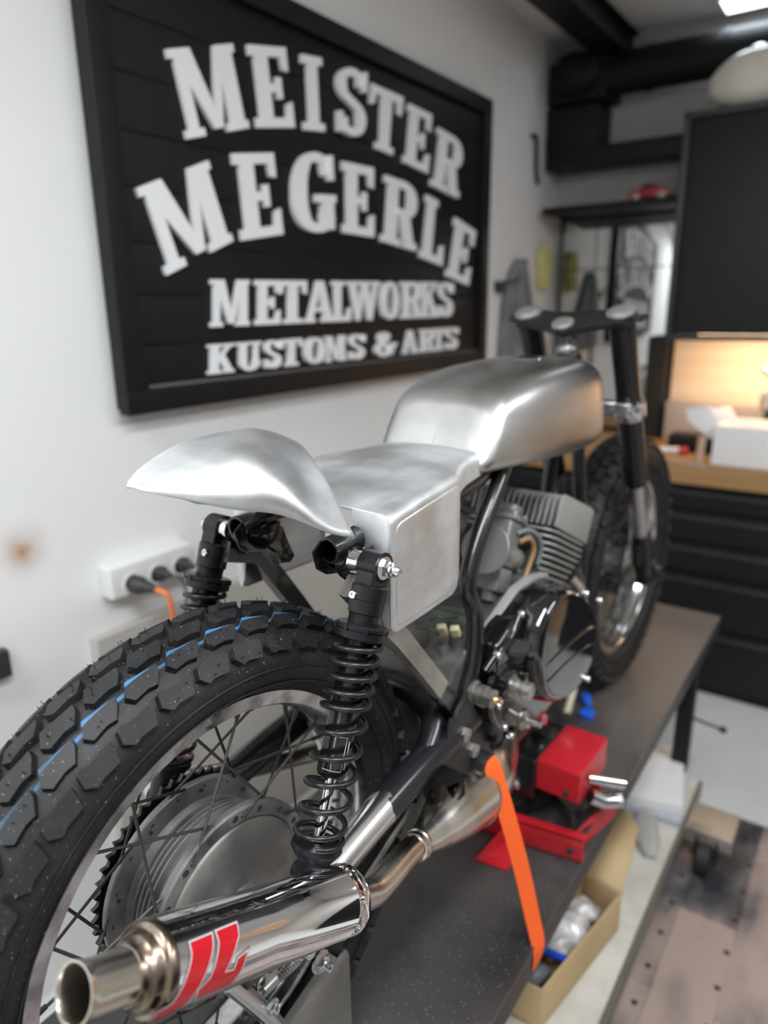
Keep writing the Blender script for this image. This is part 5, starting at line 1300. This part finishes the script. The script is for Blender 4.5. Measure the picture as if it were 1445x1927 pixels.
# orange strap from the footrest over the bench edge
b = B()
def band(b, pts, wdir, w, t=.0011):
    Pn, _ = spline([Vector(p) for p in pts], 1, 6); rs = []
    Wn = [Vector(q) for q in wdir]
    n = len(Pn)
    for i, p in enumerate(Pn):
        f = i/(n-1)*(len(Wn)-1); k = min(int(f), len(Wn)-2); wv = Wn[k].lerp(Wn[k+1], f-k).normalized()
        d = (Pn[min(i+1,n-1)]-Pn[max(i-1,0)]).normalized(); wv = (wv-d*wv.dot(d)).normalized(); nn = d.cross(wv)
        rs.append([p-wv*w/2-nn*t/2, p+wv*w/2-nn*t/2, p+wv*w/2+nn*t/2, p-wv*w/2+nn*t/2])
    b.rings(rs)
band(b, [(.120,.400,-.020),(.135,.402,-.012),(.150,.407,-.055),(.168,.416,-.125),(.186,.426,-.205),(.203,.433,-.285),(.2120,.436,-.326),(.2145,.436,-.345),(.212,.436,-.375)], [(.6,.75,-.2),(.6,.75,-.2),(.55,.8,-.1),(.4,.9,0),(0,1,0)], .026)
obj('lashing_strap', b, M_ORANGE, label='orange webbing strap running from the footrest down over the bench edge', cat='strap', smooth=50)
# folded sheet metal chock at the rear wheel
b = B()
b.prism([(-.06,-.3285),(.135,-.3285),(.140,-.300),(.139,-.172),(.134,-.160),(.122,-.160),(.02,-.185),(-.06,-.26)], (.076,0,0), Y, Z, X, .003, .001)
b._add([Vector(p) for p in ((.0775,.138,-.168),(.050,.150,-.180),(.050,.152,-.3285),(.0775,.139,-.3285))], [(0,1,2,3)])
b.prism([(0,0),(.10,.0),(.10,.012),(0,.012)], (.078,.020,-.1865), Vector((0,.95,.27)).normalized(), Vector((-1,0,0)), Vector((0,-.27,.95)), .0025, .0006)
obj('wheel_chock', b, mat('galvanised_sheet', (.34,.33,.30), .75, .42, col2=(.42,.41,.38), nscale=14), label='bent grey sheet metal chock beside the rear wheel, on the bench', cat='chock', mods=[])
# small things by the front wheel
b = B(); b.tube([(-.010,1.19,-.325),(.012,1.15,-.310),(.03,1.12,-.314)], [.008,.012,.006], n=10, smooth=4); b.box((.035,1.10,-.322), (.03,.03,.014), .004)
obj('blue_clip', b, mat('bright_blue_plastic', (.01,.12,.70), 0, .4), label='small bright blue plastic clip on the bench behind the jack', cat='clip')
b = B(); b.cyl((.0,1.05,-.322), (-.002,1.10,-.262), .0085, n=14)
obj('cream_peg', b, mat('cream_plastic', (.62,.56,.42), 0, .5), label='short cream peg standing beside the blue clip', cat='peg')
band_b = B(); band(band_b, [(.004,1.04,-.300),(.05,.93,-.322),(.07,.86,-.327)], [(1,.3,0),(1,.3,0)], .018, .002)
obj('black_strap', band_b, M_RUBB, label='narrow black strap lying on the bench between jack and blue clip', cat='strap')

# ================================================================== LIGHT
def lamp(name, loc, size, power, col=(1,1,1), rot=(0,0,0), fixture=True, label=None):
    P_ = Vector(loc)+Vector((0,0,ZO))
    l = bpy.data.lights.new(name, 'AREA'); l.shape = 'RECTANGLE'; l.size, l.size_y = size; l.energy = power; l.color = col
    o = bpy.data.objects.new(name, l); COL.objects.link(o); o.location = P_-Vector((0,0,.012)); o.rotation_euler = (rot[0], rot[1], rot[2])
    if fixture:
        r_ = root('ceiling_panel_lamp', label, 'lamp', loc, group='ceiling panel lamps', room=True)
        b = B(); b.box((loc[0], loc[1], loc[2]+.012), (size[0]+.04, size[1]+.04, .022), .003); obj('housing', b, mat('lamp_housing', (.5,.5,.5), 0, .5), r_, room=True)
        b = B(); b.box((loc[0], loc[1], loc[2]-.001), (size[0], size[1], .004)); obj('diffuser', b, mat('lamp_diffuser', (.9,.9,.9), 0, .5, emit=(.85,.92,1), estr=3), r_, room=True)
    return o
COOL = (.93,.965,1)
lamp('panel_light', (.75, -.55, 1.725), (.30, 1.5), 30, COOL, label='long white ceiling panel lamp over the rear of the motorcycle')
lamp('panel_light', (1.75, .90, 1.725), (.30, 1.5), 26, COOL, label='long white ceiling panel lamp over the free floor')
lamp('panel_light', (-.30, -1.2, 1.725), (.30, 1.2), 20, COOL, label='long white ceiling panel lamp near the sign wall')
lamp('panel_light', (-.07, 2.90, 1.725), (.20, .14), 1.0, (.8,.9,1), label='bluish white ceiling lamp above the black wall cabinet')
# warm strip under the cabinet
P_ = Vector((.40, 2.74, .500))+Vector((0,0,ZO))
l = bpy.data.lights.new('strip_light', 'AREA'); l.shape = 'RECTANGLE'; l.size, l.size_y = 1.0, .05; l.energy = 7; l.color = (1,.72,.45)
o = bpy.data.objects.new('strip_light', l); COL.objects.link(o); o.location = P_; o.rotation_euler = (math.radians(25),0,0)
w = bpy.data.worlds.new('World'); SC.world = w; w.use_nodes = True
w.node_tree.nodes['Background'].inputs[0].default_value = (.8,.82,.85,1); w.node_tree.nodes['Background'].inputs[1].default_value = .3

# ================================================================== CAMERA
cam = bpy.data.cameras.new('camera'); co = bpy.data.objects.new('camera', cam); COL.objects.link(co)
yaw, pitch, roll = 0.641807966, 0.278185939, -0.012983650
h_ = Vector((-math.sin(yaw), math.cos(yaw), 0)); r_ = Vector((math.cos(yaw), math.sin(yaw), 0))
Fv = h_*math.cos(pitch)-Z*math.sin(pitch); Uv = h_*math.sin(pitch)+Z*math.cos(pitch)
R2 = r_*math.cos(roll)+Uv*math.sin(roll); U2 = Uv*math.cos(roll)-r_*math.sin(roll)
Mx = Matrix((R2, U2, -Fv)).transposed().to_4x4(); Mx.translation = Vector((.554099891,-.409486576,.628617553+ZO))
co.matrix_world = BM @ Mx
cam.sensor_fit = 'HORIZONTAL'; cam.sensor_width = 24; cam.lens = 1333.4557*24/1445
cam.clip_start = .02; cam.clip_end = 50
cam.dof.use_dof = True; cam.dof.focus_distance = .715; cam.dof.aperture_fstop = cam.lens/1000/.0095
SC.camera = co
SC.view_settings.view_transform = 'Standard'; SC.view_settings.look = 'None'; SC.view_settings.gamma = 1
SC.view_settings.exposure = 0.40
